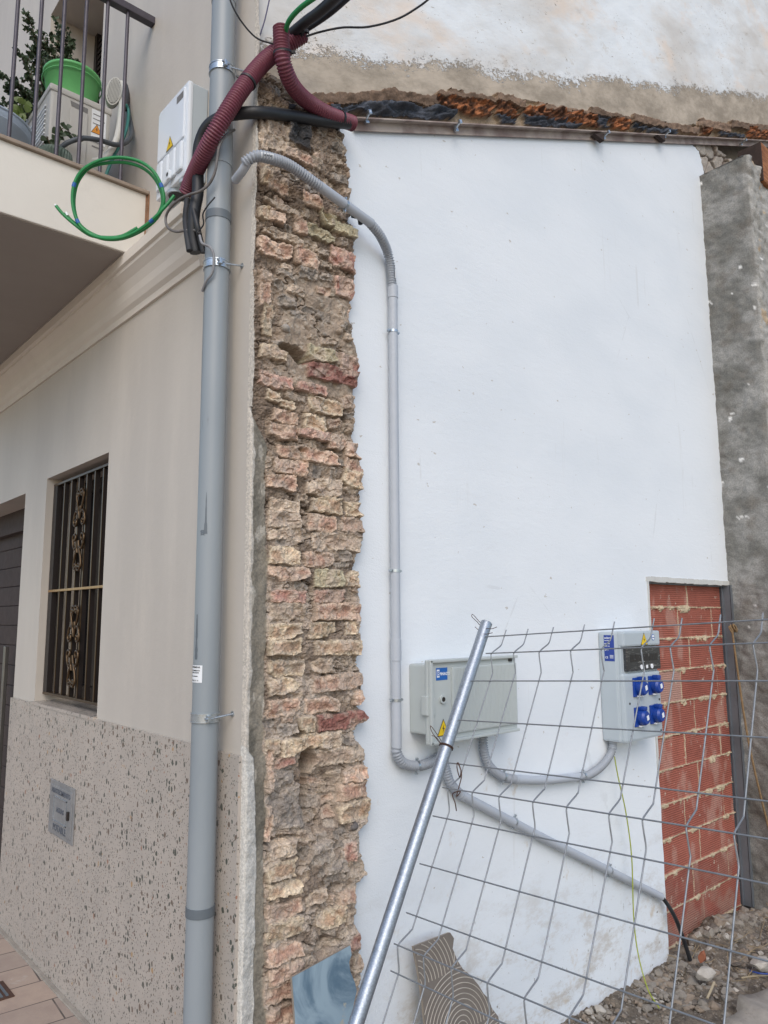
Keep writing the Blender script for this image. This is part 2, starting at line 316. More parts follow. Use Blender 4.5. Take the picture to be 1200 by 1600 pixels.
m_insul=simple('white_pipe_insulation',srgb(206,206,200),.7,0,.08,12); m_teal=simple('teal_pipe',srgb(54,122,116),.5)
m_rope=simple('hemp_rope',srgb(140,116,84),.95,0,.3,60,.8,300)
q=M('blue_glazed_tile'); q.set(.25,0,.5); c=q.mix(q.ramp(q.noise(7,6,.6,src=q.mapping((1,1,.8)),dist=1.2),.32,.62),srgb(84,108,126),srgb(138,158,170)); c=q.mix(q.ramp(q.noise(10,4,.6),.68,.72),c,srgb(160,160,150)); q.col(c); m_btile=q.m
m_tileedge=simple('tile_body',srgb(150,140,128),.9)
m_tilegroove=simple('tile_cream_relief',srgb(188,180,168),.8,0,.2,15); m_tilebase=simple('tile_brown_relief',srgb(118,110,102),.8,0,.1,20)
m_coverd=simple('meter_cover_lettering',srgb(92,98,108),.5,.2); m_cover=simple('cast_meter_cover',srgb(150,150,150),.5,.3,.2,20,.3,60); m_yg=simple('green_yellow_earth_wire',srgb(150,160,50),.5,0,.1,10); m_gw=simple('green_wire',srgb(30,120,70),.5)
# ================================================================== SETTING
o=MB().add([(-14,-14,0),(0.02,-14,0),(0.02,16,0),(-14,16,0)],[(0,1,2,3)]).build('street_paving',m_pave); tag(o,kind='structure')
# lot ground: rubble strewn dirt that falls away from the street
xs=np.r_[np.linspace(.02,4.6,230),np.linspace(4.7,14,30)]; ys=np.r_[np.linspace(-14,-1.7,30),np.linspace(-1.65,.12,90)]
X,Y=np.meshgrid(xs,ys,indexing='ij')
Z=lerp(-.02,-.21,ss(0,1.6,X))+fbm(X,Y,3,4,3)*.05+fbm(X,Y,14,4,5)*.03+np.abs(fbm(X,Y,40,3,6))*.02+.07*ss(.35,.0,np.hypot((X-3.1)/1.5,(Y+.05)/.5))+.05*ss(-.25,.05,Y)
o=mesh_obj('lot_ground',np.stack([X,Y,Z],-1).reshape(-1,3),grid_faces(len(xs),len(ys)),m_dirt,None,True); tag(o,kind='structure')
tw=MB(); rt_=np.random.RandomState(21)
for i in range(60):
    x_,y_=2.5+1.6*rt_.rand(),-.36+.36*rt_.rand(); a_=rt_.rand()*6.28; L_=.04+.14*rt_.rand(); e_=rt_.rand()*.5; p0_=np.array([x_,y_,-.155+.03*rt_.rand()])
    d_=np.array([math.cos(a_),math.sin(a_)*.6,e_]); tw.tube([p0_,p0_+d_*L_*.5+rt_.randn(3)*.008,p0_+d_*L_],.0018+.001*rt_.rand(),4)
o=tw.build('dry_twigs',simple('dry_twig',srgb(150,132,104),.9,0,.3,30)); tag(o,kind='stuff')
# broken concrete slab in the lot
xs=np.linspace(1.3,8,200); ys=np.linspace(-8,-.40,150); X,Y=np.meshgrid(xs,ys,indexing='ij')
Yw=np.where(Y>-.9,Y+ (fbm(X,Y*0,5,4,8)*.09)*ss(-.9,-.4,Y),Y); Z=-.135+fbm(X,Y,6,5,9)*.03+fbm(X,Y,26,3,19)*.008
Z=np.where(np.arange(len(ys))[None,:]>=len(ys)-1,-.35,Z)
o=mesh_obj('concrete_slab',np.stack([X,Yw,Z],-1).reshape(-1,3),grid_faces(len(xs),len(ys)),m_slabc,None,True); tag(o,kind='structure')
# kerb strip of mortar along the foot of the facade
o=MB().box((-.035,0,-.02),(-.013,9,.006),.003).build('mortar_strip',m_slabc); tag(o,kind='structure')

def stones(name,n,region,zf,smin,smax,seed,mats,parent=None):
    r=np.random.RandomState(seed); V=[];Fs=[];mi=[]
    bm=bmesh.new(); bmesh.ops.create_icosphere(bm,subdivisions=1,radius=1); bv=np.array([v.co[:] for v in bm.verts]); bf=[[v.index for v in f.verts] for f in bm.faces]; bm.free()
    for i in range(n):
        x,y=region(r); s=smin+(smax-smin)*r.rand()**3; d=bv*(1+.35*(r.rand(len(bv),1)-.5)*2)*np.array([1,.5+.5*r.rand(),.35+.5*r.rand()])*s
        a=r.rand()*6.28; t=(r.rand()-.5)*1.2; Rz=np.array([[math.cos(a),-math.sin(a),0],[math.sin(a),math.cos(a),0],[0,0,1]]); Rx=np.array([[1,0,0],[0,math.cos(t),-math.sin(t)],[0,math.sin(t),math.cos(t)]])
        d=d@Rx.T@Rz.T+np.array([x,y,zf(x,y)+s*.25]); b=len(V); V+=d.tolist(); Fs+=[[b+k for k in f] for f in bf]; mi+=[r.choice(len(mats),p=[.5,.07,.25,.18])]*len(bf)
    return mesh_obj(name,V,Fs,mats,parent,False,None,mi)
def lotz(x,y):
    X=np.array([[x]]);Y=np.array([[y]])
    return float((lerp(-.02,-.21,ss(0,1.6,X))+fbm(X,Y,3,4,3)*.05+.07*ss(.35,.0,np.hypot((X-3.1)/1.5,(Y+.05)/.5))+.05*ss(-.25,.05,Y))[0,0])
o=stones('rubble',2600,lambda r:(2.2+2.4*r.rand(),-.42+.45*r.rand()**.8),lotz,.005,.034,3,m_stone); tag(o,kind='stuff')
o=stones('gravel',1100,lambda r:(1.5+1.1*r.rand(),-.25+.27*r.rand()),lotz,.004,.02,5,m_stone); tag(o,kind='stuff')
def chunk(loc,s,seed,mat,label,name='stone_chunk',cat='stone',group=None):
    bm=bmesh.new(); bmesh.ops.create_icosphere(bm,subdivisions=3,radius=1); r=np.random.RandomState(seed)
    planes=[(lambda v:v/np.linalg.norm(v))(r.randn(3)) for _ in range(11)]
    V=[]
    for v in bm.verts:
        c=np.array(v.co[:]); 
        for p in planes:
            d=c@p; 
            if d>.62: c=c-p*(d-.62)
        V.append(c*np.array(s)*(1+.04*(r.rand()-.5))+np.array(loc))
    F_=[tuple(v.index for v in f.verts) for f in bm.faces]; bm.free()
    o=mesh_obj(name,V,F_,mat); tag(o,label,cat,group); return o
g=P(1103,1530,'z',-.15); chunk((g[0],g[1],-.13),(.06,.05,.032),3,m_stone[1],'pale broken stone beside the foot of the black cable')
g=P(1190,1513,'z',-.14); chunk((g[0],g[1],-.12),(.08,.05,.035),5,m_stone[1],'flat pale stone at the right edge of the rubble under a blue wire')
g=P(937,1583,'z',-.17); chunk((g[0],g[1],-.155),(.03,.03,.02),8,m_stone[1],'small white plaster crumb at the foot of the white wall')
g=P(1098,1505,'z',-.12); chunk((g[0],g[1],-.09),(.03,.02,.04),9,simple('brick_crumb',srgb(150,92,66),.9,0,.2,30,.5),'small orange brick fragment in the rubble by the infill wall','brick_fragment','brick fragment')
st=MB().tube(spline([P(1105,1560,'z',-.14),P(1116,1535,'z',-.10)],3),.006,6).build('wood_splinter',simple('pale_wood',srgb(170,156,130),.9)); tag(st,'pale wood splinter sticking up beside the black cable end','stick')
st=MB().tube(spline([P(1158,1528,'z',-.1),P(1180,1525,'z',-.1),P(1204,1524,'z',-.1)],4),.005,6).build('wooden_stick',simple('stick_wood',srgb(150,136,112),.9)); tag(st,'thin pale stick lying flat on the rubble at right','stick')
st=MB().tube(spline([P(1172,1517,'z',-.085),P(1188,1521,'z',-.08),P(1206,1522,'z',-.085)],6),.004,6).build('blue_wire',simple('blue_wire_plastic',srgb(44,66,130),.5)); tag(st,'short dark blue wire lying over a stone in the rubble','wire')

# ================================================================== STREET HOUSE
house=empty('street_house',(0,0,0),'pale rendered house on the left with terrazzo base and grilled window','house')
# facade wall with openings (plane x=0, openings keep real reveals)
holes=[(1.205,2.06,1.178,2.348,.26),(2.43,5.2,0,2.316,.30),(1.56,2.512,3.455,5.44,.34)]
yb=sorted({-0.002,12.}|{h_[0] for h_ in holes}|{h_[1] for h_ in holes}); zb=sorted({0,9.}|{h_[2] for h_ in holes}|{h_[3] for h_ in holes})
mb=MB()
for i in range(len(yb)-1):
    for j in range(len(zb)-1):
        yc=(yb[i]+yb[i+1])/2; zc=(zb[j]+zb[j+1])/2
        if any(h_[0]<yc<h_[1] and h_[2]<zc<h_[3] for h_ in holes): continue
        mb.add([(0,yb[i],zb[j]),(0,yb[i+1],zb[j]),(0,yb[i+1],zb[j+1]),(0,yb[i],zb[j+1])],[(0,3,2,1)])
for y0,y1,z0,z1,d in holes:
    mb.add([(0,y0,z0),(0,y0,z1),(d,y0,z1),(d,y0,z0)],[(0,1,2,3)]).add([(0,y1,z0),(0,y1,z1),(d,y1,z1),(d,y1,z0)],[(0,3,2,1)]).add([(0,y0,z1),(0,y1,z1),(d,y1,z1),(d,y0,z1)],[(0,1,2,3)])
    mb.add([(0,y0,z0),(0,y1,z0),(d,y1,z0),(d,y0,z0)],[(0,3,2,1)])
mb.add([(0,-.002,0),(0,-.002,9),(.008,-.002,9),(.008,-.002,0)],[(0,3,2,1)])
mb.build('wall',m_stucco,house)
mb=MB().box((-.014,-.001,0),(-.0005,2.43,1.172),.0); mb.build('plinth',m_terr,house)
# window
win=MB()
x=.20
for a,b in (((1.2,1.178),(1.26,2.348)),((2.0,1.178),(2.06,2.348)),((1.26,1.178),(2.0,1.25)),((1.26,2.28),(2.0,2.348)),((1.60,1.25),(1.66,2.28))): win.box((x,a[0],a[1]),(x+.05,b[0],b[1]),.004)
wf=win.build('window',m_dark,house); MB().box((x+.02,1.25,1.24),(x+.028,2.01,2.29)).build('pane',m_glass,wf)
MB().box((-.018,1.20,1.165),(.25,2.065,1.1795)).build('window_sill',m_terr,house)
# garage door
gd=MB()
for k in range(17): gd.box((.22,2.40,.0+k*.13),(.245,5.2,.127+k*.13),.004)
gd.box((.246,2.38,0),(.27,5.25,2.34)); gdo=gd.build('garage_door',m_door,house)
MB().box((.17,2.40,2.17),(.23,5.2,2.33),.004).build('door_frame',m_door,house)
a=P(12,1010,'x',.16); a2=P(2,1220,'x',.16); MB().box((.14,a[1]-.02,a2[2]-.5),(.165,a[1]+.02,a[2]),.004).build('door_handle',m_steel,gdo)
# balcony door : dark louvred shutter deep in the opening
sh=MB()
for k in range(46): sh.obox((.30,2.03,3.5+k*.042),(.0,.47,0),(.012,0,.012),(.003,0,-.004))
sh.box((.32,1.5,3.4),(.34,2.56,5.5)); sh.box((.28,1.56,3.455),(.315,1.60,5.44)).box((.28,2.47,3.455),(.315,2.512,5.44)); sh.build('shutter',m_dark,house)
# cornice: moulded profile extruded along the facade
prof=[(0,2.925),(-.012,2.925),(-.016,2.95),(-.030,2.965),(-.040,2.99),(-.046,3.02),(-.060,3.055),(-.078,3.078),(-.084,3.085),(-.084,3.10),(-.096,3.106),(-.096,3.152),(0,3.156)]
n=len(prof); y0,y1=.355,12.; vs=[(p[0],y0+ (0.0),p[1]) for p in prof]+[(p[0],y1,p[1]) for p in prof]
mb=MB().add(vs,[(i,i+1,n+i+1,n+i) for i in range(n-1)]+[tuple(range(n))]); mb.build('cornice',m_cornice,house)
# balcony
YB=.885
bal=MB().box((-.95,YB,3.157),(-.0005,4.6,3.452),.004).build('balcony_slab',m_slab,house)
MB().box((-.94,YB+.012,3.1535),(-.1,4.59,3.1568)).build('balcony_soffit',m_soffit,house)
MB().box((-.965,YB-.016,3.452),(-.0006,4.62,3.468),.003).build('slab_edging',simple('edging_tile',srgb(150,136,122),.8,0,.2,15,.2),house)
ral=MB()
for k in range(11): x=-.121-.0897*k; ral.cyl((x,YB+.018,3.46),(x,YB+.018,4.31),.0082,10)
for k in range(36):
    y=YB+.018+.0897*(k+.6); ral.cyl((-.93,y,3.46),(-.93,y,4.31),.0082,10)
ral.box((-.955,YB,4.30),(-.0007,YB+.038,4.335),.003).box((-.955,YB+.038,4.30),(-.915,4.6,4.335),.003)
ral.build('balcony_railing',m_iron,house)

MB().box((-.004,YB-.0162,3.30),(-.0005,YB-.0006,3.4515)).box((-.012,YB-.001,3.20),(-.005,YB-.0004,3.4515)).build('rust_streak',simple('rust_stain',srgb(150,112,84),.9,0,.3,30),house)
# window grille ---------------------------------------------------
m_brass=simple('brass_crossbar',srgb(176,140,92),.35,.6,.2,20)  # brass tone for the middle crossbar alone
gr=empty('window_grille',(.035,1.63,1.2),'dark bronze window grille with scrollwork in the facade opening','window grille')
gx=.035; gy0,gy1,gz0,gz1=1.222,2.05,1.215,2.318; gm=1.745
mb=MB()
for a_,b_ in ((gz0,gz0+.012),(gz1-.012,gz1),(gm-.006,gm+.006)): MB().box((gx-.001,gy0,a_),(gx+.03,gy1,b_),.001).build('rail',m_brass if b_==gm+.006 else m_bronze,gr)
MB().box((gx,gy1-.055,gz0+.012),(gx+.03,gy1,gz1-.012),.001).build('side_post',m_dark,gr); MB().box((gx,gy0,gz0+.012),(gx+.03,gy0+.03,gz1-.012),.001).build('side_post',m_dark,gr)
nb=6
bary=[gy0+.03+(gy1-.055-gy0-.03)*(k+1)/(nb+1) for k in range(nb)]
for y in bary:
    b_=MB().box((gx+.006,y-.006,gz0+.012),(gx+.026,y+.006,gz1-.012)).build('bar',m_dark,gr); MB().box((gx+.002,y-.0062,gz0+.012),(gx+.006,y+.0062,gz1-.012),.001).build('bar_glint_face',m_bronze,b_)  # bronze front strip paints the warm reflection along each dark bar
def scroll(cy,cz,s,side,flip):
    pts=[]  # C scroll with curled ends
    for t in np.linspace(0,1,18): a=t*math.pi*2.6; r=.010+.017*t; pts.append((r*math.cos(a),r*math.sin(a)))
    return pts
def ornament(cz,hh):
    yc=(bary[2]+bary[3])/2
    mb=MB()
    for sd_ in (-1,1):
        for up in (-1,1):
            # long S arm
            pts=[]
            for t in np.linspace(0,2*math.pi*1.1,16): r=.004+.0032*t; pts.append((.022+r*math.cos(t+2.6),hh-.035+r*math.sin(t+2.6)))
            pts+=[(.046,hh-.03),(.040,hh-.075),(.014,hh-.125),(.004,hh-.16)]
            mb.tube([(gx-.006,yc+sd_*p[0],cz+up*p[1]) for p in resample2(spline2(pts),.006)],.0062,6)
            pts=[]
            for t in np.linspace(0,2*math.pi*1.1,16): r=.004+.0036*t; pts.append((.050+r*math.cos(t+.2),.042+r*math.sin(t+.2)))
            pts=[(.050+ (q0-.050),q1) for q0,q1 in pts]+[(.068,.075),(.045,.095),(.020,.085),(.008,.115)]
            mb.tube([(gx-.006,yc+sd_*p[0],cz+up*p[1]) for p in resample2(spline2(pts),.006)],.0062,6)
    return mb
def spline2(p): return [q[:2] for q in spline([(a,b,0) for a,b in p],4)]
def resample2(p,s): return [q[:2] for q in resample([(a,b,0) for a,b in p],s)]
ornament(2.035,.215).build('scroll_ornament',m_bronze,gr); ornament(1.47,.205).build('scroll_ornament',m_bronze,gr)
for z in (1.36,2.16): MB().box((gx+.005,gy1-.002,z-.006),(gx+.025,gy1+.03,z+.006)).build('wall_lug',m_dark,gr)

# meter cover -----------------------------------------------------
mc=empty('water_meter_cover',(-.014,1.57,.62),'small grey cast meter cover set into the terrazzo plinth','meter cover')
cs=[P(*c_,'x',-.014) for c_ in ((81,1216),(119,1233),(115,1321),(77,1299))]
my1=(cs[0][1]+cs[3][1])/2; my0=(cs[1][1]+cs[2][1])/2; mz1=(cs[0][2]+cs[1][2])/2; mz0=(cs[2][2]+cs[3][2])/2
MB().box((-.02,my0,mz0),(-.0145,my1,mz1),.002).build('frame',m_cover,mc)
lid=MB().box((-.024,my0+.02,mz0+.02),(-.019,my1-.02,mz1-.02),.002).build('lid',m_cover,mc)
yc=(my0+my1)/2; zc=(mz0+mz1)/2; hw=.085; hh=.055
e=MB()
for a,b in (((yc-hw,zc-hh),(yc+hw,zc-hh+.004)),((yc-hw,zc+hh-.004),(yc+hw,zc+hh)),((yc-hw,zc-hh),(yc-hw+.004,zc+hh)),((yc+hw-.004,zc-hh),(yc+hw,zc+hh))): e.box((-.028,a[0],a[1]),(-.0235,b[0],b[1]))
e.build('panel_rim',m_zinc,lid)
for body,z,s in (('ABASTECIMIENTO',zc+.068,.030),('AGUAS',zc-.01,.030),('POTABLE',zc-.093,.040)):
    text('raised_lettering',body,s,(-.0245,yc,z),(0,-1,0),(0,0,1),m_coverd,lid,.0012,.0006,'CENTER')
MB().box((-.034,my0+.04,zc-.02),(-.0235,my0+.056,zc+.018),.003).build('latch',m_dark,lid)

# ================================================================== DOWNPIPE
PX,PY,PR=-.07,.115,.0425
dp=empty('downpipe',(PX,PY,0),'tall grey plastic rainwater downpipe at the corner of the house','downpipe')
MB().cyl((PX,PY,-.02),(PX,PY,8.5),PR,40).build('pipe',m_pipe,dp)
def pz(y): return P(330,y,'x',PX)[2]
for y,hgt,mt in ((350,.030,m_pipeband),(1432,.028,m_pipeband),(22,.05,m_pipe),(250,.12,m_pipe)):
    MB().cyl((PX,PY,pz(y)-hgt/2),(PX,PY,pz(y)+hgt/2),PR+.0022,40).build('collar',mt,dp)
for y in (132,424,1122):
    z=pz(y); c_=MB(); n=40
    ring=[(PX+(PR+.003)*math.cos(2*math.pi*k/n),PY+(PR+.003)*math.sin(2*math.pi*k/n),z) for k in range(n)]
    c_.cyl((PX,PY,z-.012),(PX,PY,z+.012),PR+.0032,40).cyl((PX,PY,z-.014),(PX,PY,z-.011),PR+.0048,40).cyl((PX,PY,z+.011),(PX,PY,z+.014),PR+.0048,40)
    b=np.array([PX-.015,PY-PR-.006,z]); c_.box(b-[.006,.008,.011],b+[.006,.008,.011],.002).cyl(b-[.014,.004,0],b+[.014,-.004,0],.004,10)
    c_.cyl((PX+.01,PY-PR,z),(.0,PY-PR-.01,z+.008),.0035,8).cyl((-.004,PY-PR-.01,z+.008),(.002,PY-PR-.01,z+.008),.009,10)
    c_.build('pipe_clamp',m_zinc,dp)
va=math.atan2(CAM[1]-PY,CAM[0]-PX)
def scuff(px_,y0_,y1_,w0_,w1_):
    mb=MB(); r_=PR+.0008; zA_,zB_=pz(y0_),pz(y1_); vs=[]; n=14; rq=np.random.RandomState(int(y0_))
    for k in range(n+1):
        t=k/n; w_=lerp(w0_,w1_,t)*(.7+.6*rq.rand()); a_=va+px_
        for sg in(-1,1): vs.append((PX+r_*math.cos(a_+sg*w_/PR/2),PY+r_*math.sin(a_+sg*w_/PR/2),lerp(zA_,zB_,t)))
    mb.add(vs,[(2*k,2*k+1,2*k+3,2*k+2) for k in range(n)],True).build('scuff_mark',m_pipeband,dp)
scuff(-.35,772,836,.001,.011); scuff(-.60,830,838,.012,.016); scuff(-.9,960,1030,.004,.012)
# paper sticker wrapped on the pipe
z0,z1=pz(1066),pz(1039)
va=math.atan2(CAM[1]-PY,CAM[0]-PX)
mb=MB(); n=10; a0,a1=va-1.53,va-.30
def cyp(a,z,r): return (PX+r*math.cos(a),PY+r*math.sin(a),z)
vs=[cyp(lerp(a0,a1,k/n),z,PR+.0012) for z in (z0,z1) for k in range(n+1)]
mb.add(vs,[(k,k+1,n+1+k+1,n+1+k) for k in range(n)],True); stk=mb.build('paper_sticker',m_lwhite,dp)
r_=PR+.0017
for t,sz,zz in (('IMPERMEAB.',.0078,.84),('TRATAMIENTO',.0058,.66),('DE FACHADAS',.0055,.54),('Avda. Centro',.0060,.34),('96 242 31 14',.0066,.08)):
    o=text('sticker_print',t,sz,(0,0,0),(1,0,0),(0,1,0),m_ink,stk,0,.0002)
    W=(a1-a0)*PR; me=o.data; zb_=z0+(z1-z0)*zz; pw=parent_world(stk)
    for v in me.vertices:
        u=v.co[0]+pw[0]; h_=v.co[1]+pw[1]; v.co=Vector(cyp(a0+.10+u/PR,zb_+h_,r_))-pw
# ================================================================== PARTY WALL
pw_=empty('party_wall',(0,WY,0),'exposed party wall with fresh white render below and flaking plaster above','wall')
# weathered upper wall
def seamz(X): return slope*X+icpt
def pt(px,py,y=WY): return P(px,py,'y',y)
# white render slab with ragged outline and the doorway cut out
def rag(a,b,n,amp,seed):
    r=np.random.RandomState(seed); out=[]
    for i in range(n):
        t=i/n; j=amp*(r.rand()-.5)*2 if i else 0; out.append((a[0]+(b[0]-a[0])*t+j,a[1]+(b[1]-a[1])*t+j*.6))
    return out
def xz(px,py): q=pt(px,py); return (q[0],q[2])
key=[(.04,-.3),xz(548,1700)]
inf_l,inf_t=xz(1013,908); inf_r=xz(1136,912)[0]
topl=(.405,seamz(.40)-.04)
edge_r=[xz(1070,224),xz(1083,227),xz(1092,236),xz(1098,260),xz(1101,290),xz(1104,340),xz(1112,440),xz(1120,520),xz(1127,590),xz(1130,650),xz(1135,740),xz(1141,820),xz(1145,860),xz(1143,905)]
er=[]
for i in range(len(edge_r)-1): er+=rag(edge_r[i],edge_r[i+1],7,.010,20+i)
out=[(.415,-.32)]+rag((inf_l-1.3,-.32),(inf_l-.01,-.32),3,.0,1)+rag((inf_l+.0,-.32),(inf_l,inf_t),26,.006,2)+rag((inf_l,inf_t),(inf_r,inf_t),10,.003,3)+[(inf_r,inf_t)]+[(inf_r+.05,inf_t)]+er[::-1]+[topl]
# outline goes: bottom-left -> bottom right -> up the doorway jamb -> lintel -> right strip -> up -> top-left
mb=MB(); poly=[(p[0],WY,p[1]) for p in out]
bm=bmesh.new(); vs=[bm.verts.new(p) for p in poly]; f=bm.faces.new(vs); r=bmesh.ops.extrude_face_region(bm,geom=[f]); ev=[g_ for g_ in r['geom'] if isinstance(g_,bmesh.types.BMVert)]
bmesh.ops.translate(bm,vec=(0,.03,0),verts=ev); bmesh.ops.triangulate(bm,faces=bm.faces[:]); bm.verts.index_update()
mb.add([v.co[:] for v in bm.verts],[tuple(v.index for v in f_.verts) for f_ in bm.faces]); bm.free(); mb.build('white_render',m_white,pw_)
# lime rim round the doorway top + left
mb=MB()
r=np.random.RandomState(4)
for (a,b,n) in (((inf_l-.012,inf_t+.012),(inf_r+.05,inf_t+.012),34),((inf_l-.010,inf_t-1.0),(inf_l-.010,inf_t),30)):
    for i in range(n):
        t=(i+.5)/n; x=a[0]+(b[0]-a[0])*t; z=a[1]+(b[1]-a[1])*t; w_=.03 if n==34 else .008; h_=.012 if n==34 else .022
        mb.obox((x,WY-.001,z+r.randn()*.001),(w_,0,r.randn()*.001),(0,.0025+.002*r.rand(),0),(r.randn()*.0008,0,h_+r.rand()*.003))
mb.build('doorway_lime_rim',m_lime,pw_)
# upper wall
zt=8.2
mb=MB(); n=140; low=[]
for i in range(n+1):
    X_=.05+(6.3-.05)*i/n; low.append((X_, seamz(X_)+.055+ .012*(math.sin(X_*9)+math.sin(X_*23))*.4))
vs=[];fs=[]
for (X_,z) in low: vs+=[(X_,WY-.006,z),(X_,WY-.006,zt),(X_,WY+.05,z)]
for i in range(n): b=3*i; fs+=[(b,b+3,b+4,b+1),(b,b+2,b+5,b+3)]
# real relief for the old plaster
xs=np.linspace(.02,6.3,420); tt=np.linspace(0,1,260); Xg,Tg=np.meshgrid(xs,tt,indexing='ij')
# lower edge of the old plaster follows the stepped tile line
epx=[(395,150),(430,150),(433,140),(480,150),(560,147),(600,146),(640,152),(679,154),(681,146),(765,157),(768,150),(810,158),(838,160),(860,172),(913,180),(916,172),(980,190),(983,183),(1040,200),(1087,196),(1089,188),(1135,196),(1137,190),(1175,200),(1200,200),(1260,214)]
ez=[xz(*p) for p in epx]; ex=np.array([p[0] for p in ez]); ezz=np.array([p[1] for p in ez])
Zl=np.interp(Xg,ex,ezz)
late=Xg>ex[-1]; Zl=np.where(late,ezz[-1]+(Xg-ex[-1])*slope,Zl)+fbm(Xg,Tg*0,14,3,3)*.012
early=Xg<ex[0]; Zl=np.where(early,ezz[0]+(Xg-ex[0])*0,Zl)
Zg=Zl+(zt-Zl)*Tg**1.4; Xr=(Xg*.92+Zg*.397)*.5; Zr=-Xg*.397+Zg*.92; Yg=WY-.008-fbm(Xr,Zr,2.0,3,12)*.018-fbm(Xr,Zr,10,3,13)*.004
Yg[:,0]=WY+.05
mesh_obj('old_plaster',np.stack([Xg,Yg,Zg],-1).reshape(-1,3),grid_faces(*Xg.shape),m_weather,pw_,True)
# masonry core behind everything (closes the gaps)
mb=MB().add([(0.02,WY+.045,-.4),(6.3,WY+.045,-.4),(6.3,WY+.045,zt),(.02,WY+.045,zt)],[(0,1,2,3)])
holex=(inf_l-.01,inf_r+.06)
mb=MB()
for (a,b,c_,d) in ((.02,holex[0],-.4,zt),(holex[0],holex[1],inf_t+.005,zt),(holex[1],6.3,-.4,zt)):
    mb.add([(a,WY+.12,c_),(b,WY+.12,c_),(b,WY+.12,d),(a,WY+.12,d)],[(0,1,2,3)])
mb.build('masonry_core',simple('core_mortar',srgb(150,138,122),.95,0,.3,12,.8,60),pw_)
# rubble masonry patch beside the pillar top
xs=np.arange(3.28,4.2,.006); zs=np.arange(4.2,5.0,.006); Xg,Zg=np.meshgrid(xs,zs,indexing='ij')
Xw=Xg+fbm(Xg,Zg,9,3,1)*.03; Zw=Zg-.35*Xg+fbm(Xg,Zg,9,3,2)*.03
d1,d2,idn=worley(Xw*.7,Zw,9,31); e_=ss(.03,.16,d2-d1)
Hh=e_*.035*(.4+idn)+fbm(Xg,Zg,30,4,4)*.010
C_=lerp(np.array([.15,.12,.10]),np.array([.42,.38,.33]),e_[...,None])*(1+.35*(idn[...,None]-.5))*(1+.2*fbm(Xg,Zg,20,3,8)[...,None])
mask=(Zg<seamz(Xg)+.01)
hf_build('stone_masonry',np.stack([Xg,WY+.032-np.minimum(Hh,.028),Zg],-1),C_,mask,m_mason,pw_)
# ------------------------------------------------ broken roof edge band
re_=empty('broken_roof_edge',(0,WY,3.4),'stepped line of broken roof tiles, orange foam and black membrane in the wall','roof remains')
xs=np.arange(.05,5.3,.0055); ts=np.arange(-.02,.30,.0048); Xg,Tg=np.meshgrid(xs,ts,indexing='ij'); Zg=seamz(Xg)+Tg
XA=Xg*.55; TA=Tg
wx=Xg+fbm(XA,TA,35,3,5)*.018; wz=Zg+fbm(XA,TA,35,3,6)*.014+fbm(XA,TA,90,2,6)*.006
def inpoly(px,pz_,poly):
    res=np.zeros(px.shape,bool); n=len(poly); j=n-1
    for i in range(n):
        xi,zi=poly[i]; xj,zj=poly[j]
        c_=((zi>pz_)!=(zj>pz_))&(px<(xj-xi)*(pz_-zi)/(zj-zi+1e-12)+xi); res^=c_; j=i
    return res
def cp(pts): return [xz(600+u/2,v/2) for u,v in pts]
tan_=np.array(srgb(168,150,128)); reg=np.zeros(Xg.shape,int); Hh=fbm(XA,TA,16,4,2)*.01+.004
C_=np.ones(Xg.shape+(3,))*tan_*(1+.25*fbm(XA,TA,14,4,3)[...,None])
tiles=[[(-310,300),(-60,292),(0,288),(160,308),(168,337),(0,324),(-300,340)],[(155,286),(335,310),(335,330),(155,306)],[(336,298),(425,326),(425,345),(336,322)],[(470,322),(640,356),(640,372),(470,345)],[(630,338),(762,376),(760,400),(630,362)],[(764,362),(880,392),(880,412),(764,386)],[(872,384),(978,404),(978,424),(872,408)],[(972,374),(1072,396),(1072,418),(972,402)],[(1070,378),(1152,400),(1152,418),(1070,402)],[(1148,388),(1240,402),(1260,424),(1148,410)],[(1250,402),(1340,420),(1340,440),(1250,425)]]
rust=[[(160,304),(335,326),(325,366),(240,358),(160,330)],[(-320,325),(-170,330),(-165,345),(-310,350)],[(338,318),(412,340),(404,372),(345,360)],[(425,338),(560,352),(665,368),(664,403),(560,388),(430,368)],[(698,372),(764,384),(760,408),(700,402)],[(984,400),(1014,404),(1012,426),(984,422)],[(1124,402),(1260,420),(1260,440),(1130,434)]]
memb=[[(-180,335),(0,326),(160,338),(222,350),(205,380),(0,368),(-180,356)],[(430,366),(540,378),(545,402),(440,396)],[(540,384),(606,392),(600,406),(548,404)],[(655,362),(694,374),(694,408),(664,404)],[(345,362),(410,374),(400,396),(360,386)],[(768,384),(808,398),(800,418),(770,410)],[(815,398),(905,414),(905,424),(815,418)],[(1040,414),(1120,424),(1120,436),(1040,428)],[(-420,350),(-300,345),(-250,372),(-400,372)]]
for i,pl in enumerate(tiles):
    mk=inpoly(wx,wz,cp(pl)); reg[mk]=10+i; Hh[mk]=(.035+.008*(i%3))+fbm(XA,TA,45,3,2)[mk]*.006; cc=np.array(srgb(126,106,90))*(.8+.12*(i%4)); C_[mk]=cc*(1+.5*fbm(XA,TA,50,4,9)[mk][:,None])
for i,pl in enumerate(rust):
    mk=inpoly(wx,wz,cp(pl)); reg[mk]=30+i; f_=fbm(XA,TA,34,4,22)[mk]; Hh[mk]=.020+np.abs(f_)*.07; C_[mk]=lerp(np.array(srgb(86,62,50)),np.array(srgb(164,108,74)),ss(-.25,.35,fbm(XA,TA,60,3,23)[mk])[:,None])
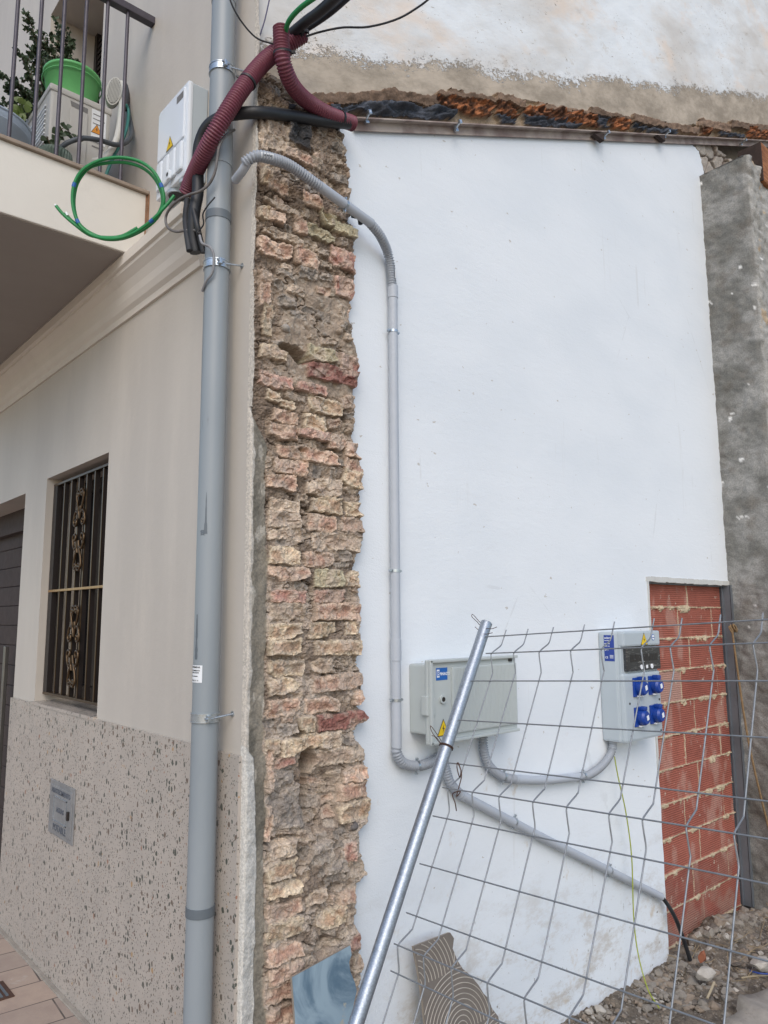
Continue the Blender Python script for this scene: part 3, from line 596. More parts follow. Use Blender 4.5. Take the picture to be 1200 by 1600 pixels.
for i,pl in enumerate(memb):
    mk=inpoly(wx,wz,cp(pl)); reg[mk]=50+i; Hh[mk]=.022+np.abs(fbm(XA*.5,TA,30,4,26)[mk])*.07; C_[mk]=np.array(srgb(70,74,82))*(1+1.2*np.clip(fbm(XA,TA,30,4,28)[mk],0,1)[:,None])
pos=np.stack([Xg,WY+.012-Hh,Zg],-1); top=np.interp(Xg,ex,ezz); top=np.where(Xg>ex[-1],ezz[-1]+(Xg-ex[-1])*slope,top)
band=(Zg<top+.02)
for k,nm in [(0,'bedding_mortar')]+[(10+i,'roof_tile') for i in range(len(tiles))]+[(30+i,'orange_foam') for i in range(len(rust))]+[(50+i,'black_membrane') for i in range(len(memb))]:
    if ((reg==k)&band).sum()<30: continue
    hf_build(nm,pos,C_,(reg==k)&band,m_roofrem,re_)
# ------------------------------------------------ steel angle along the roof line
ang=empty('steel_angle',(.3,WY,seamz(.3)),'long rusty steel angle bolted along the sloping top of the white render','steel angle')
A=pt(552,197,WY-.012); B=pt(1300,231,WY-.012); D_=(B-A)/np.linalg.norm(B-A); Nn=np.array([0,-1.,0]); Up=np.cross(D_,Nn)*-1
if Up[2]<0: Up=-Up
Lh=np.linalg.norm(B-A)/2; Cc=(A+B)/2
MB().obox(Cc,D_*Lh,Nn*.003,Up*.019).obox(Cc+Up*.019+Nn*.016,D_*Lh,Nn*.016,Up*.0028).build('angle_bar',m_beam,ang)
for px,py in ((570,190),(710,203),(941,216),(1036,214),(1156,226)):
    c0=pt(px,py,WY-.02); b_=MB(); b_.cyl(c0+Nn*-.0,c0+Nn*.06+Up*.012-D_*.02,.006,8); b_.obox(c0+Nn*.012-D_*.0,D_*.010,Nn*.004,Up*.012,.002); b_.obox(c0+Nn*.055+Up*.01-D_*.018,D_*.008,Nn*.005,Up*.008,.001); b_.build('bolt',m_zinc,ang)
for px,py in ((931,216),(1028,217)):
    c0=pt(px,py,WY-.02); MB().prism([c0+D_*-.06+Up*.01,c0+D_*.05+Up*.012,c0+D_*.03-Up*.028],Nn*.03).build('wedge',m_darktimber,ang)
# ------------------------------------------------ bricked-up doorway (hollow brick)
bi=empty('brick_infill',(inf_l,WY,-.3),'doorway blocked with ribbed red hollow bricks and squeezed mortar','brick infill')
ix0,ix1=inf_l-.03,inf_r-.02; iz1=inf_t+.0; FY=WY+.055
xs=np.arange(ix0,ix1,.0042); zs=np.arange(-.42,iz1,.0021); Xg,Zg=np.meshgrid(xs,zs,indexing='ij')
rows=[P(1075,y,'y',FY)[2] for y in (913,949,1000,1049,1097,1149,1201,1246,1295,1350,1400,1455)]
ch=(rows[1]-rows[9])/8.
Hh=np.zeros(Xg.shape); C_=np.zeros(Xg.shape+(3,)); ztop=rows[1]
R_=np.random.RandomState(5)
row=np.floor((ztop-Zg)/ch).astype(int)  # row index, -1 is the cut top row
zin=(ztop-Zg)/ch-row
joint_z=np.minimum(zin,1-zin)*ch
BL=.335
vj={-1:[1071],0:[1058,1110],1:[1076],2:[1062,1119],3:[1084],4:[1069,1124],5:[1090],6:[1068,1130],7:[1092],8:[1080,1136],9:[1097],10:[1080]}
dj=np.full(Xg.shape,9.); bid=np.zeros(Xg.shape)
for r_i in range(-2,14):
    mk=row==r_i
    ypx=913+(r_i+1)*49
    js=[P(j,min(ypx+20,1500),'y',FY)[0] for j in vj.get(r_i,[1070,1125])]; 
    for q_,j in enumerate(js):
        dd=np.abs(Xg+fbm(Xg*0,Zg,25,3,40+r_i)*.006-j); dj=np.where(mk,np.minimum(dj,dd),dj); bid=np.where(mk&(Xg>j),bid+1,bid)
    bid=np.where(mk,bid+r_i*3.7,bid)
rib=.5+.5*np.cos((zin)*ch/.0118*2*math.pi); bn=vnoise(bid*7.3,bid*3.1,50)
tilt=(bn-.5)*.012
Hh=.012+tilt-.0028*rib+fbm(Xg,Zg,60,3,51)*.0008
red=lerp(np.array(srgb(174,106,90)),np.array(srgb(150,88,76)),bn[...,None]); C_=red*(1-.34*rib[...,None])*(1+.16*fbm(Xg,Zg,16,4,53)[...,None])
dust=ss(.15,.5,fbm(Xg*1.0,Zg*.55,9,4,54))*.35; dust=np.where((row==2)&(bid<8.),np.maximum(dust,.5),dust); C_=lerp(C_,np.array(srgb(190,166,152)),dust[...,None])
specks=ss(.56,.62,fbm(Xg,Zg*.6,40,4,58))*.6; C_=lerp(C_,np.array(srgb(200,190,172)),specks[...,None])
lowd=ss(.35,-.2,Zg); C_=lerp(C_,np.array(srgb(150,126,112)),(lowd*ss(-.2,.3,fbm(Xg,Zg,14,4,60))*.6)[...,None])
# mortar: bed joints with squeezed drooping blobs, thin head joints
nz=row+ (zin>.5); bedw=.0035+.030*ss(-.02,.5,fbm(Xg+fbm(Xg,Zg,30,3,66)*.02,nz*3.1+0*Zg,14,5,61,.62))*np.where(zin<.5,1.0,.25)+.003*fbm(Xg,Zg,50,3,62)
bedm=ss(.003,-.003,joint_z-bedw); hm=ss(.002,-.002,dj-(.004+.003*fbm(Xg,Zg,30,3,63)))
headgap=bn
mort=np.maximum(bedm,hm)
Hm=.013+.007*ss(0,.02,bedw-joint_z)+fbm(Xg,Zg,50,4,64)*.014
Hh=np.where(mort>.5,np.where(bedm>.5,Hm,.009+fbm(Xg,Zg,60,3,3)*.004),Hh)
mc_=np.array(srgb(186,172,146))*(1+.22*fbm(Xg,Zg,30,4,65)[...,None]); C_=lerp(C_,mc_,mort[...,None])
hf_build('brickwork',np.stack([Xg,FY-Hh,Zg],-1),np.clip(C_,0,1),np.ones(Xg.shape,bool),m_hollow,bi)
# steel jamb channel on the right
jb=MB(); jx0=P(1126,920,'y',WY)[0]; jx1=inf_r+.045
jb.box((jx1-.05,WY-.018,-.15),(jx1-.044,WY+.06,iz1+.0)).box((jx1-.05,WY-.021,-.15),(jx1,WY-.015,iz1)).box((jx1-.006,WY-.024,-.15),(jx1+.0,WY+.06,iz1)).box((jx1-.062,WY+.03,-.15),(jx1-.05,WY+.036,iz1)).box((inf_l,WY+.02,iz1-.012),(jx1-.05,WY+.06,iz1))
o=jb.build('steel_door_jamb',m_jamb); tag(o,'weathered grey steel frame channel at right of the blocked doorway','door frame')
# ------------------------------------------------ concrete pillar (wraps a corner)
px0,pyr=3.585,-.268
ridge_top=P(1162,243,'x',px0)[2]; base_top=P(1104,272,'x',px0)[2]
zs=np.arange(-.35,5.2,.012); s1=np.arange(0,WY+.14-pyr,.010); rad=.02; s2=np.arange(.012,2.2,.014)
Pp=[]; Nr=[]
for s_ in s1: Pp.append((px0,WY+.14-s_)); Nr.append((-1,0))
Pp+= [(px0+.008,pyr-.006)]; Nr.append((-.7,-.7))
for s_ in s2: Pp.append((px0+.014+s_,pyr-.012)); Nr.append((0,-1))
Pp=np.array(Pp);Nr=np.array(Nr); sl_=np.r_[0,np.cumsum(np.hypot(*np.diff(Pp,axis=0).T))]
Sg,Zg=np.meshgrid(sl_,zs,indexing='ij')
nn=fbm(Sg,Zg,4,3,70)*.012+fbm(Sg,Zg,26,4,71)*.010+np.abs(fbm(Sg*.35,Zg,34,3,72))*.010
onr=Sg>sl_[len(s1)]
nn=np.where(onr,nn*1.7,nn)
xp=Pp[:,0][:,None]+Nr[:,0][:,None]*nn; yp=Pp[:,1][:,None]+Nr[:,1][:,None]*nn
C_=lerp(np.array(srgb(150,150,147)),np.array(srgb(120,120,116)),ss(-.3,.35,fbm(Sg,Zg,7,5,73))[...,None])
C_=lerp(C_,np.array(srgb(188,186,180)),(onr*.6)[...,None]); C_=lerp(C_,np.array(srgb(112,106,98)),(ss(.1,.5,fbm(Sg,Zg,13,5,75))*.45)[...,None])  # light on the face past the ridge put into the colour as paler grey
C_=lerp(C_,np.array(srgb(190,164,130)),(onr*ss(.42,.5,fbm(Sg,Zg,9,4,76))*.7)[...,None])
C_=lerp(C_,np.array(srgb(226,226,224)),(ss(.60,.63,fbm(Sg,Zg,14,4,77))*(Zg>1.5))[...,None])
C_=lerp(C_,np.array(srgb(96,90,82)),(ss(1.9,.2,Zg)*.4)[...,None])
topz=np.where(Sg<sl_[len(s1)],base_top+(ridge_top-base_top)*Sg/sl_[len(s1)],ridge_top-.0+fbm(Sg,Sg*0,6,3,2)*.03)
Zc=np.minimum(Zg,topz)
hf_build('concrete_pillar',np.stack([xp,yp,Zc],-1),np.clip(C_,0,1),Zg<topz+.02,m_conc,None,flip=True)
pil=bpy.context.scene.objects['concrete_pillar']; tag(pil,'rough grey cement-coated pillar standing at the right end of the white wall','pillar')
tb=MB().add([(px0-.01,WY+.05,base_top),(px0-.01,pyr,ridge_top),(px0+2.2,pyr,ridge_top),(px0+2.2,WY+.05,base_top)],[(0,1,2,3)]).build('pillar_top',m_conc,pil)
a=np.ones((4,4),dtype=np.float32)*.3; at_=tb.data.color_attributes.new('Col','FLOAT_COLOR','POINT'); at_.data.foreach_set('color',a.ravel())
# timber beam stub resting on the pillar
t0=P(1188,222,'y',pyr-.03); t1=P(1190,280,'y',pyr-.03)
tb=empty('timber_beam',(t0[0],pyr,t1[2]),'sawn orange-brown timber beam end resting above the concrete pillar','beam')
MB().box((t0[0],pyr-.035,t1[2]),(t0[0]+.5,pyr+.12,t0[2]),.006).build('beam',m_timber,tb)
MB().box((t0[0]-.012,pyr-.034,t1[2]+.004),(t0[0]-.001,pyr+.12,t0[2]-.004)).build('dark_side',m_darktimber,tb)  # thin board giving the beam a darker side face
# ================================================================== BROKEN BRICK STUB
bs=empty('brick_wall_stub',(.25,0,0),'torn end of an old brick wall with rubble and mortar between facade and white render','brick wall')
MX=0.0
def bx(px,py): q=P(px,py,'y',0.0); return q[0],q[2]
BR=[ # px,py,w,h,type
(412,215,14,40,'T'),(430,208,33,25,'T'),(464,210,33,38,'D'),(425,226,43,14,'T'),(462,247,44,15,'O'),(414,280,15,22,'C'),(432,295,32,14,'O'),(485,317,28,20,'O'),(410,333,13,20,'C'),(429,340,23,18,'O'),(467,357,17,21,'O'),(508,345,24,18,'Y'),(497,368,42,17,'Y'),(535,362,36,16,'Y'),(440,327,54,10,'T'),(440,371,58,11,'T'),(420,385,38,18,'O'),
(427,392,48,24,'O'),(475,405,34,26,'O'),(534,407,40,26,'R'),(536,452,30,26,'R'),(411,452,17,52,'O'),(415,502,18,44,'C'),(425,552,38,18,'C'),(500,557,40,22,'Y'),(545,572,33,24,'R'),(519,587,77,22,'X'),(427,597,48,21,'R'),(485,608,46,16,'R'),(425,620,22,15,'C'),(447,632,22,12,'C'),(506,637,50,24,'C'),(542,630,24,17,'O'),(490,662,33,22,'C'),(443,652,38,18,'O'),(440,676,42,22,'O'),(486,680,48,13,'R'),(523,693,28,20,'O'),(550,704,26,22,'O'),(449,707,33,17,'O'),(497,715,50,20,'O'),(452,731,50,22,'O'),(550,728,32,18,'O'),(550,750,34,24,'C'),(504,762,52,26,'T'),(436,754,44,20,'O'),
(443,790,46,16,'T'),(507,790,46,23,'C'),(552,797,28,20,'C'),(441,812,48,24,'T'),(500,818,40,24,'O'),(550,820,38,20,'O'),(524,848,77,25,'T'),(442,835,48,18,'T'),(442,868,48,26,'C'),(494,876,42,22,'O'),(448,898,58,20,'O'),(510,903,43,25,'Y'),(547,905,26,23,'C'),(448,932,54,18,'R'),(512,931,44,20,'R'),(447,955,50,23,'T'),(528,956,77,24,'O'),(442,986,48,23,'C'),(500,984,40,22,'C'),(544,982,16,20,'C'),(442,1012,48,23,'C'),(528,1012,77,21,'C'),(446,1044,52,24,'C'),(500,1040,32,20,'T'),(442,1072,45,23,'C'),(527,1066,79,24,'O'),(441,1105,50,24,'O'),(500,1101,48,20,'O'),(556,1090,14,20,'O'),(523,1126,55,23,'X'),(560,1120,19,20,'X'),(477,1132,23,25,'C'),(446,1140,30,16,'G'),(422,1166,22,23,'C'),(452,1166,32,25,'C'),(484,1158,33,23,'C'),(514,1155,29,24,'C'),
(529,1180,86,24,'T'),(441,1190,32,16,'R'),(438,1218,34,22,'G'),(552,1208,38,22,'O'),(552,1235,46,24,'O'),(554,1266,50,26,'C'),(443,1260,58,62,'G'),(417,1205,9,60,'O'),(416,1285,10,50,'O'),(437,1358,48,27,'C'),(557,1353,38,26,'T'),(441,1387,52,22,'C'),(543,1330,18,28,'R'),(489,1400,30,22,'T'),(441,1422,53,24,'O'),(515,1432,44,28,'C'),(441,1450,53,27,'C'),(441,1486,54,25,'O'),(443,1516,52,24,'O'),(553,1468,20,20,'R'),(434,1548,48,24,'O'),(434,1582,48,24,'O'),(558,1503,24,26,'T'),(497,1332,34,28,'G'),(524,1352,30,20,'G'),(505,1560,50,26,'O'),(552,1540,30,26,'C'),(440,1325,40,24,'T'),(490,1500,36,26,'T'),(540,1400,24,22,'O')]
RES=.0026
xs=np.arange(-.004,.60,RES); zs=np.arange(-.32,3.86,RES); Xg,Zg=np.meshgrid(xs,zs,indexing='ij')
# mortar ground
h=.006+.020*fbm(Xg,Zg,9,5,80)+.014*fbm(Xg,Zg,34,4,81)+.012*(np.abs(fbm(Xg,Zg,70,3,82))-.15)
d1,d2,idn=worley(Xg+fbm(Xg,Zg,20,2,7)*.01,Zg*1.5+fbm(Xg,Zg,20,2,8)*.01,30,83); eg=ss(.02,.30,d2-d1); h+=.004*(eg-.5)*(idn*1.3)
C_=lerp(np.array(srgb(178,164,150)),np.array(srgb(134,121,109)),ss(-.35,.3,fbm(Xg,Zg,11,5,84))[...,None])
C_=lerp(C_,np.array(srgb(176,160,142)),(ss(.1,.4,fbm(Xg,Zg,26,4,85))*.55)[...,None]); C_=lerp(C_,C_*.8,((1-eg)*.3)[...,None])
# the lower/middle part has paler lime joints
C_=lerp(C_,np.array(srgb(192,180,167)),(ss(.0,.35,fbm(Xg,Zg,14,3,86))*ss(2.0,1.7,Zg)*.7)[...,None])
for (z0_,z1_) in ((2.40,2.82),):   # rubble concrete patch
    pm=ss(z0_-.03,z0_+.03,Zg+fbm(Xg,Zg,8,3,2)*.08)*ss(z1_+.03,z1_-.03,Zg)*ss(.10,.13,Xg)
    d1,d2,idn=worley(Xg,Zg*1.2,42,91); st=ss(.42,.30,d1)*(idn>.45)
    h=lerp(h,.006+.014*fbm(Xg,Zg,20,4,92)+.0025*st*np.sqrt(np.clip(1-(d1/.45)**2,0,1)),pm)
    C_=lerp(C_,lerp(np.array(srgb(170,157,143)),np.array(srgb(190,181,168)),(st*idn)[...,None])*(1+.25*fbm(Xg,Zg,40,3,3)[...,None]),pm[...,None])
pal={'O':((214,184,160),(190,146,124)),'R':((204,164,146),(176,122,108)),'X':((160,108,98),(140,84,76)),'C':((216,196,166),(190,156,126)),'Y':((206,196,162),(186,170,136)),'T':((204,184,162),(182,158,138)),'G':((172,160,148),(144,134,126)),'D':((84,82,84),(60,62,66))}
extra=[]
zz=bx(430,1610)[1]; k=0
rr=np.random.RandomState(3)
while zz>-.3:
    X_=.07
    while X_<.42:
        w_=.10+.13*rr.rand(); extra.append((X_+w_/2,zz,w_,.048,rr.choice(list('OOCCTRT')))); X_+=w_+.015
    zz-=.066
bricks=[]
for i,(px,py,w_,hh,t) in enumerate(BR):
    dx=(P(px+w_/2,py,'y',0.)[0]-P(px-w_/2,py,'y',0.)[0])*1.04; cz=P(px,py,'y',0.); dz=P(px,py-hh/2,'y',0.)[2]-P(px,py+hh/2,'y',0.)[2]
    bricks.append((cz[0],cz[2],dx,dz*1.10,t))
bricks+=extra
wx=Xg+fbm(Xg,Zg,24,3,100)*.008+fbm(Xg,Zg,90,2,104)*.004; wz=Zg+fbm(Xg,Zg,24,3,101)*.007+fbm(Xg,Zg,90,2,105)*.004
q1,q2,cell=worley(Xg+fbm(Xg,Zg,40,2,110)*.006,Zg*1.3+fbm(Xg,Zg,40,2,111)*.006,30,112)
isb=np.zeros(Xg.shape)
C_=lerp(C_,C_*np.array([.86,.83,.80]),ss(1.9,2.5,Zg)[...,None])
# cracks and voids in the bedding
crk=np.abs(fbm(Xg*.55,Zg+.25*Xg*ss(1.9,3.,Zg),17,4,150)); cm=ss(.045,.0,crk)*ss(-.15,.15,fbm(Xg,Zg,7,2,152)); h=h-.022*cm; C_=C_*(1-.25*cm[...,None])
# small stones packed between the bricks
rf=np.random.RandomState(77); big=[(a,b,c,d) for a,b,c,d,t in bricks]; small=[]
for _ in range(1500):
    x_=.07+.40*rf.rand(); z_=-.2+3.75*rf.rand(); w_=.025+.06*rf.rand(); h_=.018+.024*rf.rand()
    if 2.42<z_<2.80 and .12<x_<.40 and rf.rand()<.75: continue
    if any(abs(x_-a)<(c+w_)/2-.004 and abs(z_-b)<(d+h_)/2-.004 for a,b,c,d in big): continue
    big.append((x_,z_,w_,h_)); small.append((x_,z_,w_,h_,rf.choice(list('GTTGTOG'))))
nbig=len(bricks); bricks=bricks+small
for i,(cx,cz,bw,bh,t) in enumerate(bricks):
    r_=np.random.RandomState(200+i); i0,i1=np.searchsorted(xs,[cx-bw/2-.03,cx+bw/2+.03]); j0,j1=np.searchsorted(zs,[cz-bh/2-.03,cz+bh/2+.03])
    if i0>=i1 or j0>=j1: continue
    sl2=(slice(i0,i1),slice(j0,j1)); a=wx[sl2]-cx; b=wz[sl2]-cz; ang_=(r_.rand()-.5)*.05; a,b=a+b*ang_,b-a*ang_
    ang2=(r_.rand()-.5)*(.5 if i>=nbig else 0); a,b=a+b*ang2,b-a*ang2
    if i>=nbig: d0=1
    # a chipped corner now and then
    d=np.maximum(np.abs(a)-bw/2,np.abs(b)-bh/2)
    for q_ in range(2):
        if r_.rand()<.55:
            sx,sz=r_.choice([-1,1]),r_.choice([-1,1]); d=np.maximum(d,(a*sx/bw*2+b*sz/bh*2-(1.25+.5*r_.rand()))*bh*.4)
    mk=ss(.0016,-.0016,d)
    lo=cx<.13
    prot={'O':.010,'R':.010,'X':.013,'C':.012,'Y':.012,'T':.008,'G':.011,'D':.008}[t]+r_.rand()*.011
    if i>=nbig: prot=.002+.010*r_.rand()
    if cz>2.0: prot+=.004
    tx,tz=(r_.rand(2)-.5)*np.array([.10,.30]); 
    face=prot+a*tx+b*tz+fbm(Xg[sl2],Zg[sl2],26,4,300+i)*.015+np.abs(fbm(Xg[sl2],Zg[sl2],60,3,400+i))*.008
    face+=(cell[sl2]-.5)*.011
    if r_.rand()<.5: # broken hollow in the middle
        face-=.012*ss(.9,.2,np.hypot((a-r_.randn()*bw*.15)/(bw*.4),(b)/(bh*.5)))*r_.rand()
    h[sl2]=lerp(h[sl2],face,mk); isb[sl2]=np.maximum(isb[sl2],mk)
    c0,c1=[np.array(srgb(*q)) for q in pal[t]]; br=(.84 if i<nbig else .68)+.30*r_.rand()
    core=ss(-.003,-.016,d)*ss(-.35,.25,fbm(Xg[sl2],Zg[sl2],30,4,500+i)+.15)
    cc=lerp(c0,c1,core[...,None])*br*(1+.26*fbm(Xg[sl2],Zg[sl2],70,3,600+i)[...,None])
    C_[sl2]=lerp(C_[sl2],cc,mk[...,None])
    gg_=C_[sl2].mean(-1,keepdims=True); C_[sl2]=lerp(C_[sl2],gg_*np.array([1.06,1.0,.88]),.30*mk[...,None])
    # mortar smear over part of the face
    sm=ss(.02,.28,fbm(Xg[sl2],Zg[sl2],18,4,700+i))*mk*.6; C_[sl2]=lerp(C_[sl2],np.array(srgb(184,171,157)),sm[...,None])
# cavities
for (px,py,wd,hd,dep) in ((481,1188,13,24,.15),(500,1250,34,60,.045),(478,1225,12,50,.05),(455,548,26,10,.06),(470,560,14,9,.07),(436,1312,30,7,.03),(505,340,8,8,.03),(555,345,9,9,.06),(470,705,8,5,.03),(536,655,7,8,.035),(500,1480,16,22,.03),(520,1385,12,10,.03),(463,1355,6,30,.02)):
    cx,cz=bx(px,py); sx=P(px+wd,py,'y',0.)[0]-cx; sz=cz-P(px,py+hd,'y',0.)[2]
    g_=np.hypot((wx-cx)/sx,(wz-cz)/sz); h=h-dep*ss(1.05,.55,g_)
# pebbles
for i in range(16):
    r_=np.random.RandomState(900+i); z_=2.42+.38*r_.rand() if i<26 else 1.05-.9*r_.rand(); x_=.12+.33*r_.rand(); rr_=.006+.010*r_.rand()
    if i==0: (x_,z_),rr_=bx(443,514),.017
    if i==1: (x_,z_),rr_=bx(503,524),.010
    if i>2 and not 2.48<z_<2.74: continue
    if i==2: (x_,z_),rr_=bx(549,1290),.018
    d=np.hypot((Xg-x_),(Zg-z_)*1.25)/rr_; mk=ss(1.05,.95,d); h=np.where(d<1,np.maximum(h,.012+rr_*.8*np.sqrt(np.clip(1-d*d,0,1))),h); C_=lerp(C_,np.array(srgb(*[(168,162,154),(150,142,132),(112,108,106)][i%3])),mk[...,None]) if i<3 or i%2 else C_
h=h+.006*ss(2.3,3.2,Zg)*fbm(Xg,Zg,14,4,120)
# right ragged boundary
re=[(392,-40),(398,20),(404,60),(414,105),(432,125),(436,150),(470,166),(500,178),(544,188),(538,215),(542,240),(548,300),(548,325),(552,340),(556,372),(552,400),(555,440),(550,470),(547,500),(551,530),(560,556),(557,590),(553,620),(555,650),(553,680),(558,705),(567,735),(565,760),(565,800),(568,835),(558,870),(557,900),(564,940),(564,965),(562,985),(566,1000),(558,1035),(567,1055),(566,1090),(560,1103),(571,1120),(557,1138),(556,1155),(571,1170),(572,1190),(575,1225),(580,1255),(575,1280),(562,1300),(562,1330),(575,1350),(574,1365),(558,1380),(560,1400),(556,1440),(563,1460),(562,1480),(566,1510),(562,1550),(566,1620),(568,1700),(572,1900)]
rz=np.array([bx(*p)[1] for p in re]); rx=np.array([bx(*p)[0] for p in re]); o_=np.argsort(rz)
RX=np.interp(Zg,rz[o_],rx[o_])+fbm(Xg*0,Zg,45,3,130)*.006
rim=ss(.004,-.010,Xg-RX); h=h*rim-(WY+.004)*(1-rim)-.006*(1-ss(.0,-.03,Xg-RX))
# left: cement strip (Z<2.35) and lime painted edge (Z<1.2)
lz=[(1700,410),(1600,412),(1500,408),(1400,410),(1300,410),(1200,412),(1165,406),(1150,408),(1000,414),(900,414),(850,415),(780,412),(740,412),(700,416),(660,405),(652,404)]
lzz=np.array([bx(x,y)[1] for y,x in lz]); lxx=np.array([bx(x,y)[0] for y,x in lz]); o_=np.argsort(lzz)
LX=np.interp(Zg,lzz[o_],lxx[o_])+fbm(Xg*0,Zg,18,4,131)*.008; zcut=bx(405,640)[1]
LX=np.where(Zg>zcut,-1,LX*ss(zcut+.0,zcut-.1,Zg))
strip=ss(.0015,-.0015,Xg-LX)
hs=.020+fbm(Xg,Zg,6,4,132)*.010+fbm(Xg,Zg,30,4,133)*.005-.012*ss(0,.05,Xg)
cs_=lerp(np.array(srgb(140,134,122)),np.array(srgb(116,112,102)),ss(-.3,.3,fbm(Xg,Zg*.5,12,4,134))[...,None]); cs_=lerp(cs_,np.array(srgb(190,184,172)),(ss(.25,.45,fbm(Xg,Zg*.6,24,4,135))*.7)[...,None])
WXl=np.interp(Zg,[-.3,.4,.8,1.16,1.22],[.062,.052,.046,.036,-.02])+fbm(Xg*0,Zg,16,3,136)*.006
lm=ss(.001,-.001,Xg-WXl); cs_=lerp(cs_,np.array(srgb(205,203,196))*(1+.05*fbm(Xg,Zg,20,3,1)[...,None]),lm[...,None]); hs=hs+.004*lm
gl=ss(.0015,-.0015,Xg-(.012+.010*fbm(Xg*0,Zg,22,4,138)))*(1-lm)*ss(.8,1.3,Zg) ; cs_=lerp(cs_,np.array(srgb(198,192,182)),gl[...,None])
h=lerp(h,hs,strip); C_=lerp(C_,cs_,strip[...,None])
# plaster edge fragment left of the upper bricks
pe=ss(.001,-.001,Xg-(.006+.010*fbm(Xg*0,Zg,12,4,140)))*(Zg>zcut); h=lerp(h,.012+0*h,pe); C_=lerp(C_,np.array(srgb(196,190,180)),pe[...,None])
h[0,:]=-.004; h[1,:]=np.minimum(h[1,:],.012)
smask=strip>.5
alive=Xg<RX+.02
h=np.maximum(h,-.125); pos=np.stack([Xg,-h,Zg],-1); C_=np.clip(C_,.01,1)
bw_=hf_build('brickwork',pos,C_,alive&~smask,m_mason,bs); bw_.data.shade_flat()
hf_build('cement_strip',pos,C_,smask,m_mason,bs)
# dark hole with cable end at its right edge
g=P(556,343,'y',.0); MB().tube(spline([g+[-.02,.0,.01],g+[.0,-.02,0],g+[.02,-.005,-.012]],5),.010,8).build('socket_plug',m_black,bs)

# ================================================================== CONDUITS
def clampz(mb,c,t,r,wall=(0,1,0)):
    t=np.array(t,float);t/=np.linalg.norm(t); c=np.array(c,float); wl=np.array(wall,float); s_=np.cross(t,wl); s_/=np.linalg.norm(s_)
    mb.cyl(c-t*.005,c+t*.005,r+.0018,20); 
    for sg in(-1,1): mb.obox(c+s_*sg*(r+.006)+wl*.002,s_*.006,t*.005,wl*.002); mb.cyl(c+s_*sg*(r+.008)+wl*.004,c+s_*sg*(r+.008)-wl*.006,.004,8)
    mb.cyl(c+wl*r,c+wl*(r+.02),.004,8)
    return mb
cy=WY-.028; R_S=.0185
def W_(px,py,y=cy): return P(px,py,'y',y)
c1=empty('grey_conduit',tuple(W_(620,1000)),'long grey conduit running from the downpipe over the bricks and down the white wall','conduit')
MB().tube(spline([P(368,281,'y',.03),P(378,268,'y',-.03),P(388,252,'y',-.07)],6),.015,16).build('elbow',m_cond,c1)
a=[P(380,256,'y',-.055),P(400,244,'y',-.085),P(425,248,'y',-.09),P(455,260,'y',-.085),P(500,292,'y',-.08)]
corrugated(MB(),a,R_S+.0015,.0105,.0056).build('corrugated_section',m_condc,c1)
b=[P(498,290,'y',-.08),P(545,324,'y',-.066),P(580,349,'y',-.05)]
MB().tube(spline(b,6),R_S,20).build('smooth_section',m_cond,c1)
a=[P(576,346,'y',-.05),P(595,370,'y',-.035),P(608,403,'y',cy),P(613,450,'y',cy)]
corrugated(MB(),a,R_S+.001,.0105,.0056).build('corrugated_section',m_condc,c1)
xv=W_(615,600)[0]; zA,zB,zC=W_(615,448)[2],W_(622,1000)[2],W_(620,1168)[2]; zA2=W_(615,466)[2]; zB2=W_(620,1032)[2]
MB().cyl((xv,cy,zA2),(xv,cy,zB),R_S,24).cyl((xv,cy,zB2),(xv,cy,zC),R_S,24).build('smooth_section',m_cond,c1)
MB().cyl((xv,cy,zA2-.001),(xv,cy,zA+.002),R_S+.0022,24).build('collar',m_cond,c1); MB().cyl((xv,cy,zB2),(xv,cy,zB+.002),R_S+.0022,24).build('collar',m_cond,c1)
a=[(xv,cy,zC+.004),(xv,cy,zC-.02),W_(630,1192),W_(652,1197),W_(676,1190),P(692,1178,'y',cy-.01),P(702,1160,'y',cy-.02)]
corrugated(MB(),a,R_S+.001,.0105,.0056).build('corrugated_section',m_condc,c1)
for py in (519,892,1094): clampz(MB(),(xv,cy,W_(616,py)[2]),(0,0,1),R_S).build('clamp',m_zinc,c1)
clampz(MB(),W_(651,1197),W_(660,1196)-W_(644,1197),R_S).build('clamp',m_zinc,c1)
clampz(MB(),P(539,320,'y',-.068),P(545,324,'y',-.066)-P(533,316,'y',-.07),R_S).build('clamp',m_zinc,c1)
def label_on_tube(parent,c,t,r,w_,hh,lines):
    t=np.array(t,float);t/=np.linalg.norm(t); c=np.array(c,float); v=CAM-c; v-=t*(v@t); v/=np.linalg.norm(v); s_=np.cross(t,v)
    if s_[2]<0: s_=-s_; t=-t if np.cross(t,v)[2]<0 else t
    mb=MB(); n=6; vs=[c+t*e_*w_/2+(v*math.cos(a_)+s_*math.sin(a_))*r for e_ in(-1,1) for a_ in np.linspace(-hh/r/2,hh/r/2,n+1)]
    mb.add(vs,[(k,k+1,n+2+k,n+1+k) for k in range(n)],True); l=mb.build('printed_label',m_lwhite,parent)
    return l,t,s_,v
cc=P(413,243,'y',-.088); tt=P(425,248,'y',-.09)-P(400,244,'y',-.085)
l,t_,s_,v_=label_on_tube(c1,cc,tt,R_S+.0022,.05,.020,None)
bar=MB(); rb=np.random.RandomState(2); u=-.018
while u<.018: wd=.0007+.0012*rb.rand(); bar.obox(cc+v_*(R_S+.0032)+t_*u+s_*.002,t_*wd/2,s_*.003,v_*.0002); u+=wd+.0008+.001*rb.rand()
bar.build('barcode_print',m_ink,l)
cc=P(611,430,'y',cy); tt=np.array([0.1,0,1.]); v=CAM-cc; side=np.array([.55,-.83,0])
